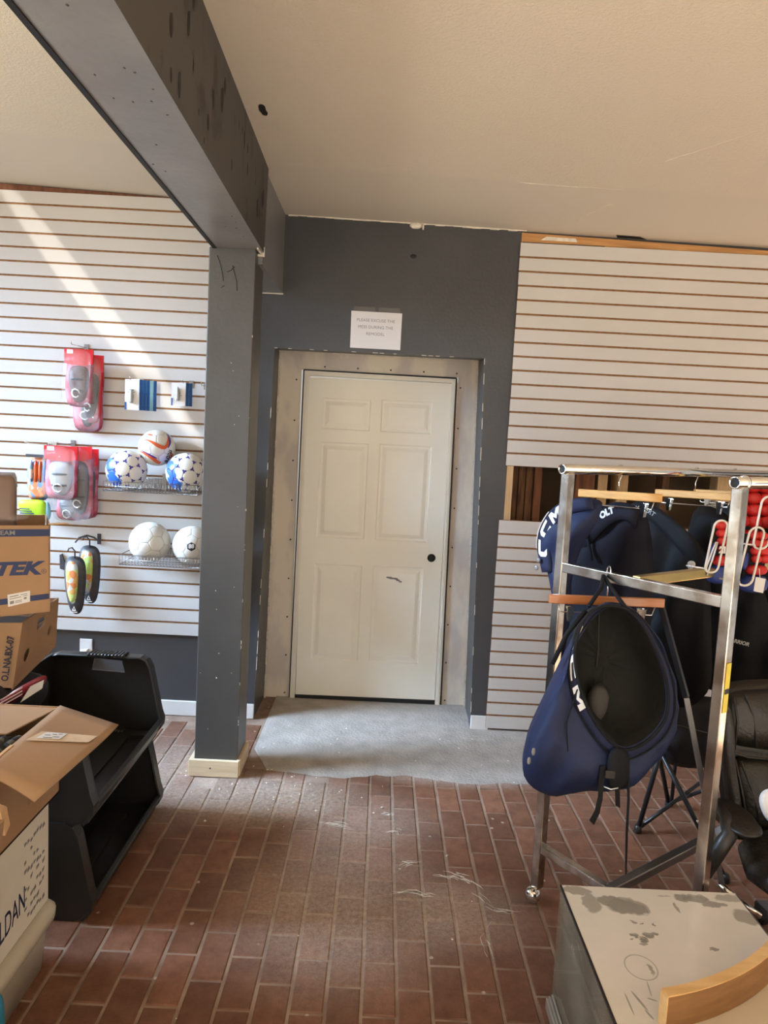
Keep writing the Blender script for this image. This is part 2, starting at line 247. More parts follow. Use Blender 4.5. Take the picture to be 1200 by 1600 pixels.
MT = dict(
    brick=brick_mat(), grout=grout_mat(), ceiling=ceiling_mat(),
    concrete=mat('concrete', (.48, .44, .39), .9, var=.25, scale=9, bump=.5, bscale=70, col2=(.35, .315, .275)),
    slat=mat('white_laminate', (.60, .588, .565), .35, var=.03, scale=3),
    slatcore=mat('fibreboard', (.30, .15, .062), .8, var=.25, scale=40),
    colgrey=mat('column_grey_paint', (.074, .072, .069), .42, var=.12, scale=3, bump=.12, bscale=60),
    grey=mat('dark_grey_paint', (.055, .056, .059), .42, var=.12, scale=3, bump=.12, bscale=60),
    beamgrey=mat('beam_grey_paint', (.20, .202, .205), .34, var=.15, scale=4, bump=.15, bscale=30),
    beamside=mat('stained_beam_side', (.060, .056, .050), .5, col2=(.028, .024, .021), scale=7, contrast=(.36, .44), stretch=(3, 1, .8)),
    plaster=mat('jointed_plasterboard', (.80, .72, .60), .85, col2=(.64, .575, .52), scale=4, contrast=(.42, .56), stretch=(1.6, 1, .7)),
    plasterw=mat('plaster_edge', (.75, .70, .60), .9, var=.15, scale=30, bump=.5, bscale=60),
    door=mat('cream_door_paint', (.87, .845, .74), .38, var=.03, scale=3),
    jamb=mat('white_trim_paint', (.80, .77, .68), .45, var=.04),
    base=mat('white_baseboard_paint', (.72, .71, .69), .5, var=.06),
    black=mat('black', (.006, .006, .006), .6, var=.1),
    raw=mat('raw_pine', (.70, .50, .28), .7, col2=(.50, .33, .17), scale=9, stretch=(6, 6, .5)),
    rawx=mat('raw_pine_strip', (.62, .33, .12), .7, col2=(.40, .19, .065), scale=8, stretch=(.6, 6, 6)),
    pale=mat('pale_pine', (.78, .66, .46), .7, col2=(.64, .50, .32), scale=8, stretch=(.6, 1, 8)),
    oldwood=mat('old_dark_board', (.17, .085, .04), .85, col2=(.05, .022, .012), scale=10, stretch=(6, 6, .7)),
    redwood=mat('reddish_stud', (.22, .085, .04), .8, col2=(.10, .04, .02), scale=8, stretch=(5, 5, .6)),
    cavity=mat('cavity_board', (.10, .065, .035), .9, var=.3, scale=3),
    hanger=mat('varnished_hanger_wood', (.80, .44, .11), .35, col2=(.66, .32, .07), scale=7, stretch=(2, 2, 14), coat=.3),
    hanger2=mat('reddish_hanger_wood', (.55, .21, .07), .35, col2=(.42, .14, .045), scale=7, stretch=(1, 3, 14), coat=.3),
    chrome=mat('chrome', (.78, .77, .74), .13, 1., var=.1, scale=9),
    wornchrome=mat('worn_chrome', (.72, .70, .66), .22, 1., col2=(.42, .36, .30), scale=12, contrast=(.38, .6)),
    wire=mat('grey_wire', (.30, .29, .28), .4, 1., var=.1),
    whitewire=mat('white_coated_wire', (.72, .66, .58), .4, var=.05),
    navy=mat('navy_nylon', (.011, .019, .062), .62, spec=.35, var=.25, scale=5, bump=.35, bscale=16),
    navy2=mat('navy_band_fabric', (.016, .021, .058), .7, spec=.3, var=.12, scale=12, bump=.1, bscale=120),
    blacknylon=mat('black_nylon', (.0075, .0078, .0095), .75, spec=.25, var=.3, scale=6, bump=.4, bscale=14),
    bluenylon=mat('dark_indigo_nylon', (.012, .012, .020), .8, spec=.2, var=.2, scale=5, bump=.35, bscale=12),
    lining=mat('black_lining', (.008, .0075, .006), .85, var=.4, scale=10, bump=.4, bscale=25),
    greypad=mat('grey_pad', (.055, .05, .045), .8, var=.15),
    print_=mat('white_print', (.78, .78, .76), .5, var=.02),
    greyprint=mat('grey_print', (.36, .36, .36), .6, var=.03),
    ink=mat('dark_ink', (.03, .03, .05), .7, var=.1),
    faint=mat('grey_ink', (.22, .21, .20), .7, var=.1),
    blueink=mat('blue_band_ink', (.025, .04, .11), .7, var=.12, scale=20),
    card=mat('cardboard', (.36, .215, .115), .8, var=.08, scale=5, bump=.08, bscale=40),
    card2=mat('cardboard_edge', (.60, .38, .20), .85, var=.1, scale=60),
    card3=mat('dark_cardboard', (.30, .165, .085), .75, var=.1, scale=5),
    bin=mat('black_plastic', (.017, .016, .014), .36, var=.15, scale=6, bump=.08, bscale=150),
    tub=mat('frosted_plastic', (.66, .60, .47), .4, var=.08, scale=3, alpha=.80),
    whitebox=mat('white_board', (.74, .70, .60), .6, var=.04),
    label=mat('white_label', (.72, .71, .70), .6, var=.04),
    tape=mat('packing_tape', (.66, .50, .34), .25, var=.1, scale=30),
    darkred=mat('dark_red_pack', (.20, .012, .022), .3, var=.2),
    red=mat('red_header', (.62, .012, .018), .3, var=.12, scale=12),
    pink=mat('pink_liner', (.42, .035, .06), .45, col2=(.58, .17, .21), scale=18, contrast=(.4, .6), bump=.5, bscale=30),
    film=film('clear_film', (.9, .86, .86), .09), pinkfilm=film('pink_film', (.85, .25, .32), .42),
    guard=mat('grey_guard', (.11, .11, .115), .45, var=.25, scale=25),
    guardd=mat('dark_guard', (.045, .045, .05), .5, var=.25, scale=40),
    guardb=mat('brown_guard', (.10, .045, .04), .45, var=.2, scale=25),
    silver=mat('silver_guard', (.45, .48, .50), .3, .3, var=.15, scale=20),
    orangeglove=patch_mat('orange_blue_print', [(.80, .26, .10), (.85, .40, .22), (.20, .35, .60), (.80, .62, .55), (.85, .30, .15)], 38),
    neon=mat('neon_green', (.50, .85, .03), .4, var=.08, scale=30),
    insole=patch_mat('bright_guard_print', [(.55, .72, .12), (.75, .22, .03), (.78, .42, .08), (.60, .74, .2), (.62, .64, .56)], 34),
    ballw=mat('white_ball', (.76, .75, .69), .4, var=.03), ballb=ball_mat(), ballmark=mat('purple_mark', (.05, .045, .30), .4, var=.1),
    orange=mat('orange_print', (.68, .11, .025), .4, var=.06), purple=mat('purple_print', (.06, .025, .24), .4, var=.06),
    blue=mat('blue_card', (.012, .10, .34), .4, var=.1, scale=30), cyan=mat('pale_blue_card', (.25, .55, .70), .4, var=.1),
    gred=mat('red_glove_nylon', (.52, .018, .014), .55, var=.15, scale=20, bump=.3, bscale=30),
    gblue=mat('royal_blue_nylon', (.018, .040, .20), .55, var=.15, scale=20),
    leather=mat('dark_brown_leather', (.014, .011, .007), .42, var=.2, scale=8, bump=.25, bscale=90),
    chairpl=mat('chair_plastic', (.018, .016, .014), .4, var=.1),
    campf=mat('camp_fabric', (.006, .006, .008), .75, var=.2, scale=10, bump=.3, bscale=20),
    campt=mat('camp_tube', (.02, .02, .022), .35, .4, var=.1),
    yellow=mat('yellow_sticker', (.75, .62, .03), .4, var=.05), brass=mat('brass_bolt', (.55, .40, .15), .3, 1.),
    arcwood=mat('light_wood_top', (.74, .47, .20), .45, col2=(.56, .30, .10), scale=6, stretch=(1, 5, 5)),
    arcface=mat('shaded_wood_face', (.30, .145, .05), .5, col2=(.21, .095, .03), scale=9, stretch=(1, 1, 7)),  # same board wood with shade painted in, for the dimmer front face
    dglass=dusty_glass(), sglass=glass_mat('side_glass', (.92, .90, .84), .13),
    mlight=mat('aluminium_track', (.66, .63, .56), .3, .7, var=.1),
    paper=mat('white_paper', (.74, .72, .70), .7, var=.02), tapepale=mat('old_tape', (.13, .125, .12), .25, var=.1),
    knit=patch_mat('black_knit', [(.010, .010, .010), (.03, .028, .024), (.012, .012, .012), (.10, .09, .07)], 60, .9),
    teal=mat('teal_plastic', (.02, .26, .42), .4, var=.1), patched=mat('patched_plaster', (.66, .62, .54), .9, var=.05, bump=.1, bscale=30),
    purplebrown=mat('brown_plastic_wrap', (.20, .135, .105), .35, var=.12, scale=4),
)

# ------------------------------------------------------------------ geometry helpers
WL = {}
class MB:
    def __init__(s): s.v, s.f, s.m, s.sm = [], [], [], []
    def add(s, vs, fs, m=0, sm=False):
        b = len(s.v); s.v += [V(p) for p in vs]
        for f in fs: s.f.append([b+i for i in f]); s.m.append(m); s.sm.append(sm)
        return s
    def box(s, x0, y0, z0, x1, y1, z1, m=0):
        return s.add([(x0,y0,z0),(x1,y0,z0),(x1,y1,z0),(x0,y1,z0),(x0,y0,z1),(x1,y0,z1),(x1,y1,z1),(x0,y1,z1)],
              [(3,2,1,0),(4,5,6,7),(0,1,5,4),(1,2,6,5),(2,3,7,6),(3,0,4,7)], m)
    def hexa(s, p, m=0):          # eight corners, bottom ring then top ring
        return s.add(p, [(3,2,1,0),(4,5,6,7),(0,1,5,4),(1,2,6,5),(2,3,7,6),(3,0,4,7)], m)
    def bar(s, a, b, w, h, up=(0,0,1), m=0):   # rectangular bar from a to b
        a, b = V(a), V(b); d = (b-a).normalized(); u = V(up); x = d.cross(u)
        if x.length < 1e-4: x = d.cross(V((0,1,0)))
        x.normalize(); y = x.cross(d).normalized(); x *= w/2; y *= h/2
        return s.hexa([a-x-y, a+x-y, b+x-y, b-x-y, a-x+y, a+x+y, b+x+y, b-x+y], m)
    def loft(s, loops, cap0=True, cap1=True, m=0, sm=True, closed=True):
        n = len(loops[0]); vs = [p for l in loops for p in l]; fs = []
        for i in range(len(loops)-1):
            for j in range(n if closed else n-1):
                k = (j+1) % n
                fs.append((i*n+j, i*n+k, (i+1)*n+k, (i+1)*n+j))
        if cap0: fs.append(tuple(reversed(range(n))))
        if cap1: fs.append(tuple(range((len(loops)-1)*n, len(loops)*n)))
        return s.add(vs, fs, m, sm)
    def tube(s, path, r, n=8, m=0, closed=False, cap=True):
        P = [V(p) for p in path]; R = r if isinstance(r, (list, tuple)) else [r]*len(P)
        loops = []; prev = None; N = len(P)
        for i, p in enumerate(P):
            if closed: t = (P[(i+1) % N]-P[i-1])
            else: t = P[min(i+1, N-1)]-P[max(i-1, 0)]
            t.normalize()
            if prev is None:
                x = t.cross(V((0,0,1)));
                if x.length < 1e-3: x = t.cross(V((1,0,0)))
            else: x = prev - t*prev.dot(t)
            x.normalize(); prev = x; y = t.cross(x)
            loops.append([p + x*math.cos(2*PI*k/n)*R[i] + y*math.sin(2*PI*k/n)*R[i] for k in range(n)])
        if closed: loops.append(loops[0]); cap = False
        return s.loft(loops, cap, cap, m)
    def lathe(s, prof, c=(0,0,0), n=20, m=0, ax=(0,0,1)):
        c = V(c); a = V(ax).normalized(); x = a.cross(V((1,0,0)) if abs(a.x) < .9 else V((0,1,0))).normalized(); y = a.cross(x)
        return s.loft([[c + a*h + (x*math.cos(2*PI*k/n)+y*math.sin(2*PI*k/n))*r for k in range(n)] for r, h in prof], True, True, m)
    def ell(s, c, rx, ry, rz, n=12, k=8, m=0, M=None):
        c = V(c); loops = []
        for i in range(1, k):
            a = PI*i/k
            l = [V((rx*math.sin(a)*math.cos(2*PI*j/n), ry*math.sin(a)*math.sin(2*PI*j/n), -rz*math.cos(a))) for j in range(n)]
            loops.append([c+(M @ p if M else p) for p in l])
        return s.loft(loops, True, True, m)
    def prism(s, outer, holes, f, t, m=0, mside=None):
        """2D outline (with holes) mapped by f(u,v) to 3D, thickened by vector t"""
        rings = [list(outer)] + [list(h) for h in holes]; t = V(t)
        flat = [q for r in rings for q in r]; n = len(flat)
        tris = tessellate_polygon([[V((a, b, 0)) for a, b in r] for r in rings])
        A = [V(f(a, b)) for a, b in flat]; vs = A + [p+t for p in A]
        fs = []
        for tr in tris:
            p = [A[i] for i in tr]; nn = (p[1]-p[0]).cross(p[2]-p[0])
            tr = tuple(tr) if nn.dot(t) < 0 else tuple(reversed(tr))
            fs.append(tr); fs.append(tuple(n+i for i in reversed(tr)))
        s.add(vs, fs, m); fs = []; o = 0
        for r in rings:
            for i in range(len(r)):
                j = (i+1) % len(r); fs.append((o+i, o+j, n+o+j, n+o+i))
            o += len(r)
        b = len(s.v)-2*n
        for q in fs: s.f.append([b+i for i in q]); s.m.append(m if mside is None else mside); s.sm.append(False)
        return s
    def pillow(s, outline, f, nrm, th, m=0, rings=6, wob=0., seed=0, back=.4, sub=3, fold=None):
        """inflated shape: closed 2D outline (star-shaped about its centroid) in a plane, bulging th along nrm and th*back behind"""
        pts = []
        for i in range(len(outline)):
            a, b = outline[i], outline[(i+1) % len(outline)]
            for k in range(sub):
                q = k/sub; pts.append((a[0]+(b[0]-a[0])*q, a[1]+(b[1]-a[1])*q))
        n = len(pts)
        for _ in range(2):
            pts = [((pts[i-1][0]+2*pts[i][0]+pts[(i+1) % n][0])/4, (pts[i-1][1]+2*pts[i][1]+pts[(i+1) % n][1])/4) for i in range(n)]
        cx = sum(p[0] for p in pts)/n; cy = sum(p[1] for p in pts)/n; nr = V(nrm).normalized()
        loops = []
        ts = [i/rings for i in range(1, rings+1)]
        for sgn, order in ((1, ts), (-1, ts[::-1][1:])):
            for t in order:
                h = math.sqrt(max(0, 1-t**2.4))*th*(1 if sgn > 0 else -back)
                l = []
                for (x, y) in pts:
                    X, Y = cx+(x-cx)*t, cy+(y-cy)*t; hh = h
                    if wob:
                        hh += wob*noise.noise(V((X*9, Y*7, seed*3.1)))*(1.02-t**3)*(1 if sgn > 0 else .5)
                    if fold: hh += fold(X, Y)*(1-t**4)*(1 if sgn > 0 else 0)
                    l.append(V(f(X, Y)) + nr*hh)
                loops.append(l)
        return s.loft(loops, True, True, m)
    def xf(s, M):
        s.v = [M @ p for p in s.v]; return s
    def build(s, name, mats, parent=None, loc=None, bevel=0, seg=2, auto=False):
        if parent is not None: o_ = WL[parent.name]
        elif loc is not None: o_ = V(loc)
        else:
            xs = [p.x for p in s.v]; ys = [p.y for p in s.v]; zs = [p.z for p in s.v]
            o_ = V(((min(xs)+max(xs))/2, (min(ys)+max(ys))/2, min(zs)))
        me = bpy.data.meshes.new(name); me.from_pydata([tuple(p-o_) for p in s.v], [], s.f)
        for m in (mats if isinstance(mats, (list, tuple)) else [mats]): me.materials.append(MT[m] if isinstance(m, str) else m)
        me.polygons.foreach_set('material_index', s.m); me.polygons.foreach_set('use_smooth', s.sm)
        bm = bmesh.new(); bm.from_mesh(me); bmesh.ops.recalc_face_normals(bm, faces=bm.faces); bm.to_mesh(me); bm.free()
        me.update()
        o = bpy.data.objects.new(name, me); COL.objects.link(o)
        if parent is None: o.location = o_
        else: o.parent = parent
        WL[o.name] = o_
        if bevel:
            b = o.modifiers.new('bevel', 'BEVEL'); b.width = bevel; b.segments = seg; b.limit_method = 'ANGLE'; b.angle_limit = .6
        return o
def thing(name, label, cat, loc, group=None):
    o = bpy.data.objects.new(name, None); COL.objects.link(o); o.location = loc; o.empty_display_size = .05
    WL[o.name] = V(loc); tag(o, label, cat, group); return o
def tag(o, label, cat, group=None):
    o['label'] = label; o['category'] = cat
    if group: o['group'] = group
    return o
def struct(o): o['kind'] = 'structure'; return o
def stuff(o): o['kind'] = 'stuff'; return o
def lab(o, t): o['label'] = t; return o
def text(mb, body, size, f, m=0, shear=0., bold=0., align='LEFT', ls=1., sp=1.):
    """flat lettering; f(u, v) places each outline point in space"""
    cu = bpy.data.curves.new('t', 'FONT'); cu.body = body; cu.size = size; cu.shear = shear; cu.offset = bold; cu.align_x = align
    cu.space_line = ls; cu.space_character = sp; cu.resolution_u = 3
    o = bpy.data.objects.new('t', cu); COL.objects.link(o)
    dg = bpy.context.evaluated_depsgraph_get(); me = o.evaluated_get(dg).to_mesh()
    mb.add([f(p.co.x, p.co.y) for p in me.vertices], [list(p.vertices) for p in me.polygons], m)
    o.evaluated_get(dg).to_mesh_clear(); bpy.data.objects.remove(o); bpy.data.curves.remove(cu)
    return mb
def blocks(mb, word, h, w, gap, f, slant=0., m=0):
    """heavy angular capitals built from strokes; f(u, v) places them"""
    S = {'C': [[(1,1),(.18,1),(0,.8),(0,.2),(.18,0),(1,0),(1,.26),(.32,.26),(.32,.74),(1,.74)]],
         'M': [[(0,0),(0,1),(.3,1),(.5,.62),(.7,1),(1,1),(1,0),(.74,0),(.74,.56),(.5,.16),(.26,.56),(.26,0)]]}
    x = 0
    for ch in word:
        for P in S[ch]:
            pts = []
            for i in range(len(P)):
                a, b = P[i], P[(i+1) % len(P)]
                for k in range(3): pts.append((a[0]+(b[0]-a[0])*k/3, a[1]+(b[1]-a[1])*k/3))
            tr = tessellate_polygon([[V((a, b, 0)) for a, b in pts]])
            mb.add([f(x+a*w+b*h*slant, b*h) for a, b in pts], [tuple(q) for q in tr], m)
        x += w+gap
    return mb
def pl(o, U, Vv):
    o, U, Vv = V(o), V(U), V(Vv); return lambda u, v: o+U*u+Vv*v
def ring(cx, cy, r, n=20, ry=None, a0=0): return [(cx+r*math.cos(a0+2*PI*i/n), cy+(ry or r)*math.sin(a0+2*PI*i/n)) for i in range(n)]
def rrect(x0, y0, x1, y1, r, n=4):
    o = []
    for cx, cy, a in ((x1-r, y1-r, 0), (x0+r, y1-r, PI/2), (x0+r, y0+r, PI), (x1-r, y0+r, 1.5*PI)):
        o += [(cx+r*math.cos(a+PI/2*i/n), cy+r*math.sin(a+PI/2*i/n)) for i in range(n+1)]
    return o

# ================================================================== STRUCTURE
D = 4.0646            # front plane of the back wall
DB = 4.42             # back of the door alcove
# ---- floor: grout bed, bricks laid in running bond, bare concrete before the door
floor = struct(MB().box(-4.2, -4.6, -.12, 4.2, 4.6, -.003).build('floor', 'grout'))
BX, BW, BY, BL = .1204, .1049, 3.3262, .21617
def conc_edge(x):
    e = 3.40 + .05*noise.noise(V((x*3, 0, 0))) + .025*noise.noise(V((x*13, 1, 0)))
    return e
spots = []
for k in range(-24, 26):
    for r in range(-3, 24):
        y1 = BY + (r*-1)*BL + (0 if k % 2 == 0 else -BL/2); x0 = BX + k*BW
        y0 = y1 - BL; cx, cy = x0+BW/2, (y0+y1)/2
        if cy > 4.0 or cy < -1.2: continue
        if -.60 < cx < .93 and y1 > conc_edge(cx)+.16: continue
        if -.86 < cx < -.58 and 3.25 < cy < 3.6: continue
        inview = abs(cx) < .56*cy and cy > 1.25
        spots.append((not inview, cy, x0, y0, cx))
spots.sort()
bmesh_bricks = None; rest = MB(); count = 0
def brick_mb(x0, y0):
    g = .0052; j = lambda: random.uniform(-.0012, .0012)
    a, b, c, d = x0+g+j(), y0+g+j(), x0+BW-g+j(), y0+BL-g+j(); e = .003; h = .0005 + random.uniform(-.0006, .0008)
    return [(a,b,-.004),(c,b,-.004),(c,d,-.004),(a,d,-.004),(a,b,h-e),(c,b,h-e),(c,d,h-e),(a,d,h-e),(a+e,b+e,h),(c-e,b+e,h),(c-e,d-e,h),(a+e,d-e,h)], \
           [(0,1,5,4),(1,2,6,5),(2,3,7,6),(3,0,4,7),(4,5,9,8),(5,6,10,9),(6,7,11,10),(7,4,8,11),(8,9,10,11)]
for off, cy, x0, y0, cx in spots:
    vs, fs = brick_mb(x0, y0)
    if not off and count < 299:
        MB().add(vs, fs).build('brick', 'brick', floor); count += 1
    else: rest.add(vs, fs)
stuff(rest.build('brick_field', 'brick', floor))
# concrete patch
N = 60; xs = [-.60 + i*(1.54/N) for i in range(N+1)]
mb = MB(); vs = []; fs = []
for i, x in enumerate(xs):
    ye = conc_edge(x); ed = min(1, i/4, (N-i)/5)
    vs += [(x, ye+(1-ed)*.25, .0012), (x, ye+.06+(1-ed)*.2, .004), (x, 4.5, .005)]
for i in range(N):
    for j in range(2): fs.append((3*i+j, 3*i+3+j, 3*i+4+j, 3*i+1+j))
mb.add(vs, fs); mb.build('concrete_patch', 'concrete', floor)
# unseen pale slab added behind the camera to bounce sun onto the ceiling
MB().box(-4.2, -4.6, -.004, 4.2, -1.0, .004).build('entry_bounce_slab', 'concrete', floor)
# plaster crumbs
mb = MB()
for i in range(85):
    x = random.gauss(-.5, .35); y = random.gauss(3.22, .13)
    if i % 3 == 0: x = random.uniform(-.6, .8); y = random.uniform(3.4, 4.0)
    if i % 9 == 0: x = random.uniform(-.7, .6); y = random.uniform(1.5, 3.2)
    if -.87 < x < -.58 and 3.27 < y < 3.62: continue
    s_ = random.uniform(.002, .007); a = random.random()*3
    M = Matrix.Rotation(a, 3, 'Z')
    mb.hexa([V((x, y, .0035)) + M @ V(q)*s_ for q in ((-1,-.7,0),(1,-.5,0),(.8,.6,0),(-.7,.8,0),(-.6,-.4,.5),(.6,-.3,.6),(.5,.4,.5),(-.4,.5,.6))])
stuff(mb.build('plaster_crumbs', 'plasterw', floor))

# swept streaks of dust on the bricks
mb = MB()
for pth in ([(-.184,2.94),(-.131,2.955),(-.045,2.931)], [(.094,2.905),(.14,2.925),(.147,2.885)], [(.141,2.645),(.173,2.685),(.227,2.69)], [(.27,2.61),(.337,2.61),(.376,2.58)], [(.345,2.62),(.414,2.592),(.456,2.54)], [(.10,2.49),(.195,2.505),(.29,2.48)], [(.415,2.505),(.486,2.42),(.56,2.42)], [(.06,3.05),(.12,3.055)], [(.448,2.34),(.425,2.26),(.436,2.18)]):
    for rpt in range(7):
        o = (random.gauss(0,.012), random.gauss(0,.010)); n = 7; P_ = []
        for i in range(n+1):
            q = i/n*(len(pth)-1); k = min(int(q), len(pth)-2); a, b = pth[k], pth[k+1]; q -= k
            P_.append((a[0]+(b[0]-a[0])*q+o[0]+random.gauss(0,.003), a[1]+(b[1]-a[1])*q+o[1]+random.gauss(0,.003)))
        i0 = random.randint(0, 3); i1 = random.randint(i0+2, n); P_ = P_[i0:i1+1]
        L0 = []; L1 = []
        for i, (x, y) in enumerate(P_):
            w = random.uniform(.0008, .0035)*math.sin(PI*(i+.5)/len(P_)); L0.append((x-w*.3, y-w, .0022)); L1.append((x+w*.3, y+w, .0022))
        mb.loft([L0, L1], False, False, 0, False, False)
stuff(mb.build('dust_streaks', 'plasterw', floor))

# ---- ceiling (dips towards the right)
ceil = struct(MB().hexa([(-.62,-4.6,2.846),(4.2,-4.6,2.775),(4.2,4.6,2.775),(-.62,4.6,2.846),(-.62,-4.6,3.0),(4.2,-4.6,3.0),(4.2,4.6,3.0),(-.62,4.6,3.0)])
  .hexa([(-4.2,-4.6,3.0),(-.70,-4.6,2.888),(-.70,4.6,2.888),(-4.2,4.6,3.0),(-4.2,-4.6,3.1),(-.70,-4.6,3.1),(-.70,4.6,3.1),(-4.2,4.6,3.1)]).build('ceiling', 'ceiling'))
def cz(x): return 2.846 - (x+.62)*.01473
# torn tape joints, a hole by the beam and a peeled edge in the ceiling board
mb = MB()
for a, b in (((1.05, 3.05), (1.33, 2.62)), ((1.33, 2.62), (1.75, 2.60)), ((.93, 3.83), (1.02, 3.55)), ((.55, 3.36), (1.02, 3.36))):
    n = 9
    pth = [(a[0]+(b[0]-a[0])*i/n + random.uniform(-.004, .004), a[1]+(b[1]-a[1])*i/n + random.uniform(-.006, .006)) for i in range(n+1)]
    mb.tube([(x, y, cz(x)+.001) for x, y in pth], [random.uniform(.0012, .004) for _ in pth], 5)
mb.build('torn_joint_tape', 'plasterw', ceil)
mb = MB(); mb.prism([(-.508+random.uniform(-.004,.004)+.012*math.cos(a), 2.80+.045*math.sin(a)) for a in [i*.52 for i in range(12)]], [], lambda u, v: (u, v, cz(u)-.002), (0, 0, .004))
mb.build('ceiling_hole', 'black', ceil)
mb = MB(); mb.prism([(1.20, 4.03), (1.33, 4.035), (1.38, 4.075), (1.22, 4.075)], [], lambda u, v: (u, v, cz(u)-.002), (0, 0, .004)); mb.build('ceiling_hole', 'black', ceil)

# ---- back wall with the leaning door alcove and the opening in the studs
wall = MB()
T = .14
# front skin pieces
wall.box(-3.9, D, 0, -.68, D+.10, 2.99)                                         # left of alcove (behind slatwall)
wall.hexa([(-.68,D,0),(-.68,D+.10,0),(-.68,D+.1,0),(-.68,D,0),(-.68,D,2.13),(-.632,D,2.13),(-.632,D+.1,2.13),(-.68,D+.1,2.13)])
wall.box(-.68, D, 2.13, .70, D+.10, 2.86)                                       # over the alcove
wall.hexa([(.587,D,0),(.70,D,0),(.70,D+.1,0),(.587,D+.1,0),(.535,D,2.13),(.70,D,2.13),(.70,D+.1,2.13),(.535,D+.1,2.13)])
wall.box(.70, D+.02, 0, 4.0, D+.10, 1.20)
wall.box(.70, D+.02, 1.60, 4.0, D+.10, 2.84)
wall = struct(wall.build('wall_back', 'grey'))
# reveals of the alcove
mb = MB()
F = [(-.68,D,0),(-.632,D,2.13),(.535,D,2.13),(.587,D,0)]; B = [(-.677,DB,0),(-.657,DB,2.163),(.546,DB,2.163),(.596,DB,0)]
mb.add([F[0],F[1],B[1],B[0]], [(0,1,2,3)]); mb.add([F[1],F[2],B[2],B[1]], [(0,1,2,3)]); mb.add([F[2],F[3],B[3],B[2]], [(0,1,2,3)])
mb.build('alcove_reveal', 'grey', wall)
# ragged plaster edge along the alcove's corners
mb = MB()
for (a, b, k) in ((B[0], B[1], 40), (B[2], B[3], 40), (B[1], B[2], 26)):
    a, b = V(a), V(b); inw = V((.5*(1 if a.x < 0 else -1), 0, 0)) if abs(a.x-b.x) < .2 else V((0,0,-.5))
    for i in range(k):
        if random.random() < .35: continue
        p = a.lerp(b, i/k); q = a.lerp(b, (i+.9)/k); w = random.uniform(.006, .018)
        mb.bar(p+V((0,-.012,0))+inw*.012, q+V((0,-.012,0))+inw*.012, w, .01)
for (a, b, k) in ((F[1], F[2], 30), (F[2], F[3], 26), (F[0], F[1], 22)):
    a, b = V(a), V(b)
    for i in range(k):
        if random.random() < .6: continue
        p = a.lerp(b, i/k); q = a.lerp(b, (i+random.uniform(.3, .9))/k); mb.bar(p+V((0,-.001,0)), q+V((0,-.001,0)), random.uniform(.002, .005), .003)
stuff(mb.build('chipped_edge', 'plasterw', wall))
# jointed plasterboard at the back of the alcove
mb = MB(); mb.prism([(-.70, -.01), (.62, -.01), (.57, 2.19), (-.69, 2.19)], [[(-.522, -.005), (-.522, 2.052), (.432, 2.052), (.442, -.005)]], lambda u, v: (u, DB+.012, v), (0, .02, 0))
mb.build('plasterboard', 'plaster', wall)
mb = MB()
for i in range(9):
    z = .03 + i*.245; t = z/2.1
    for x in (-.533-.006*random.random(), .447-.02*t+.006*random.random()): mb.lathe([(.0001,0),(.005,0),(.005,.003),(.0001,.003)], (x-.015*(1 if x < 0 else -1), DB+.009, z), 8, 0, (0,1,0))
for i in range(5): mb.lathe([(.0001,0),(.005,0),(.005,.003),(.0001,.003)], (-.38+i*.2, DB+.009, 2.075), 8, 0, (0,1,0))
stuff(mb.build('screw_heads', 'black', wall))
# smear of jointing compound on the ceiling line, chipped
mb = MB()
for i in range(26):
    x = -.58 + i*.05; s_ = random.uniform(.002, .006)
    mb.box(x, D-.006, cz(x)-s_-.002, x+.05, D+.004, cz(x)+.003)
mb.ell((.115, D-.008, cz(.11)-.015), .035, .012, .018, 8, 6); mb.ell((.155, D-.008, cz(.11)-.018), .006, .008, .02, 6, 5)
mb.build('caulk_line', 'plasterw', wall)
# dent in the wall
MB().ell((.11, D+.001, 2.66), .02, .003, .012, 10, 6).build('wall_dent', 'black', wall)
# opening in the wall: studs and boards behind
MB().box(.66, D+.35, 1.0, 3.2, D+.37, 1.8).build('cavity_back', 'cavity', wall)
MB().box(.70, D+.02, 1.06, 3.2, D+.35, 1.21).build('cavity_ledge', 'redwood', wall)
for nm, x0, x1, y0, y1, m_ in (('stud', .692, .738, D+.001, D+.09, 'raw'), ('board', .748, .785, D+.10, D+.13, 'oldwood'), ('board', .788, .826, D+.09, D+.13, 'oldwood'), ('board', .829, .868, D+.08, D+.13, 'oldwood'),
     ('stud', .873, .915, D+.06, D+.20, 'redwood'), ('stud', 1.12, 1.23, D+.10, D+.20, 'redwood'), ('stud', 1.255, 1.31, D+.12, D+.25, 'raw'), ('stud', 1.37, 1.43, D+.12, D+.25, 'raw'), ('stud', 1.62, 1.66, D+.1, D+.2, 'oldwood'), ('stud', 1.94, 2.03, D+.1, D+.2, 'raw')):
    MB().box(x0, y0, 1.16, x1, y1, 1.66).build(nm, m_, wall, bevel=.002)

# ---- baseboards
struct(MB().box(-3.5, D-.014, 0, -.678, D, .088).build('baseboard_left', 'base', bevel=.004))
struct(MB().box(.585, D-.014, 0, .688, D, .085).build('baseboard_right', 'base', bevel=.004))
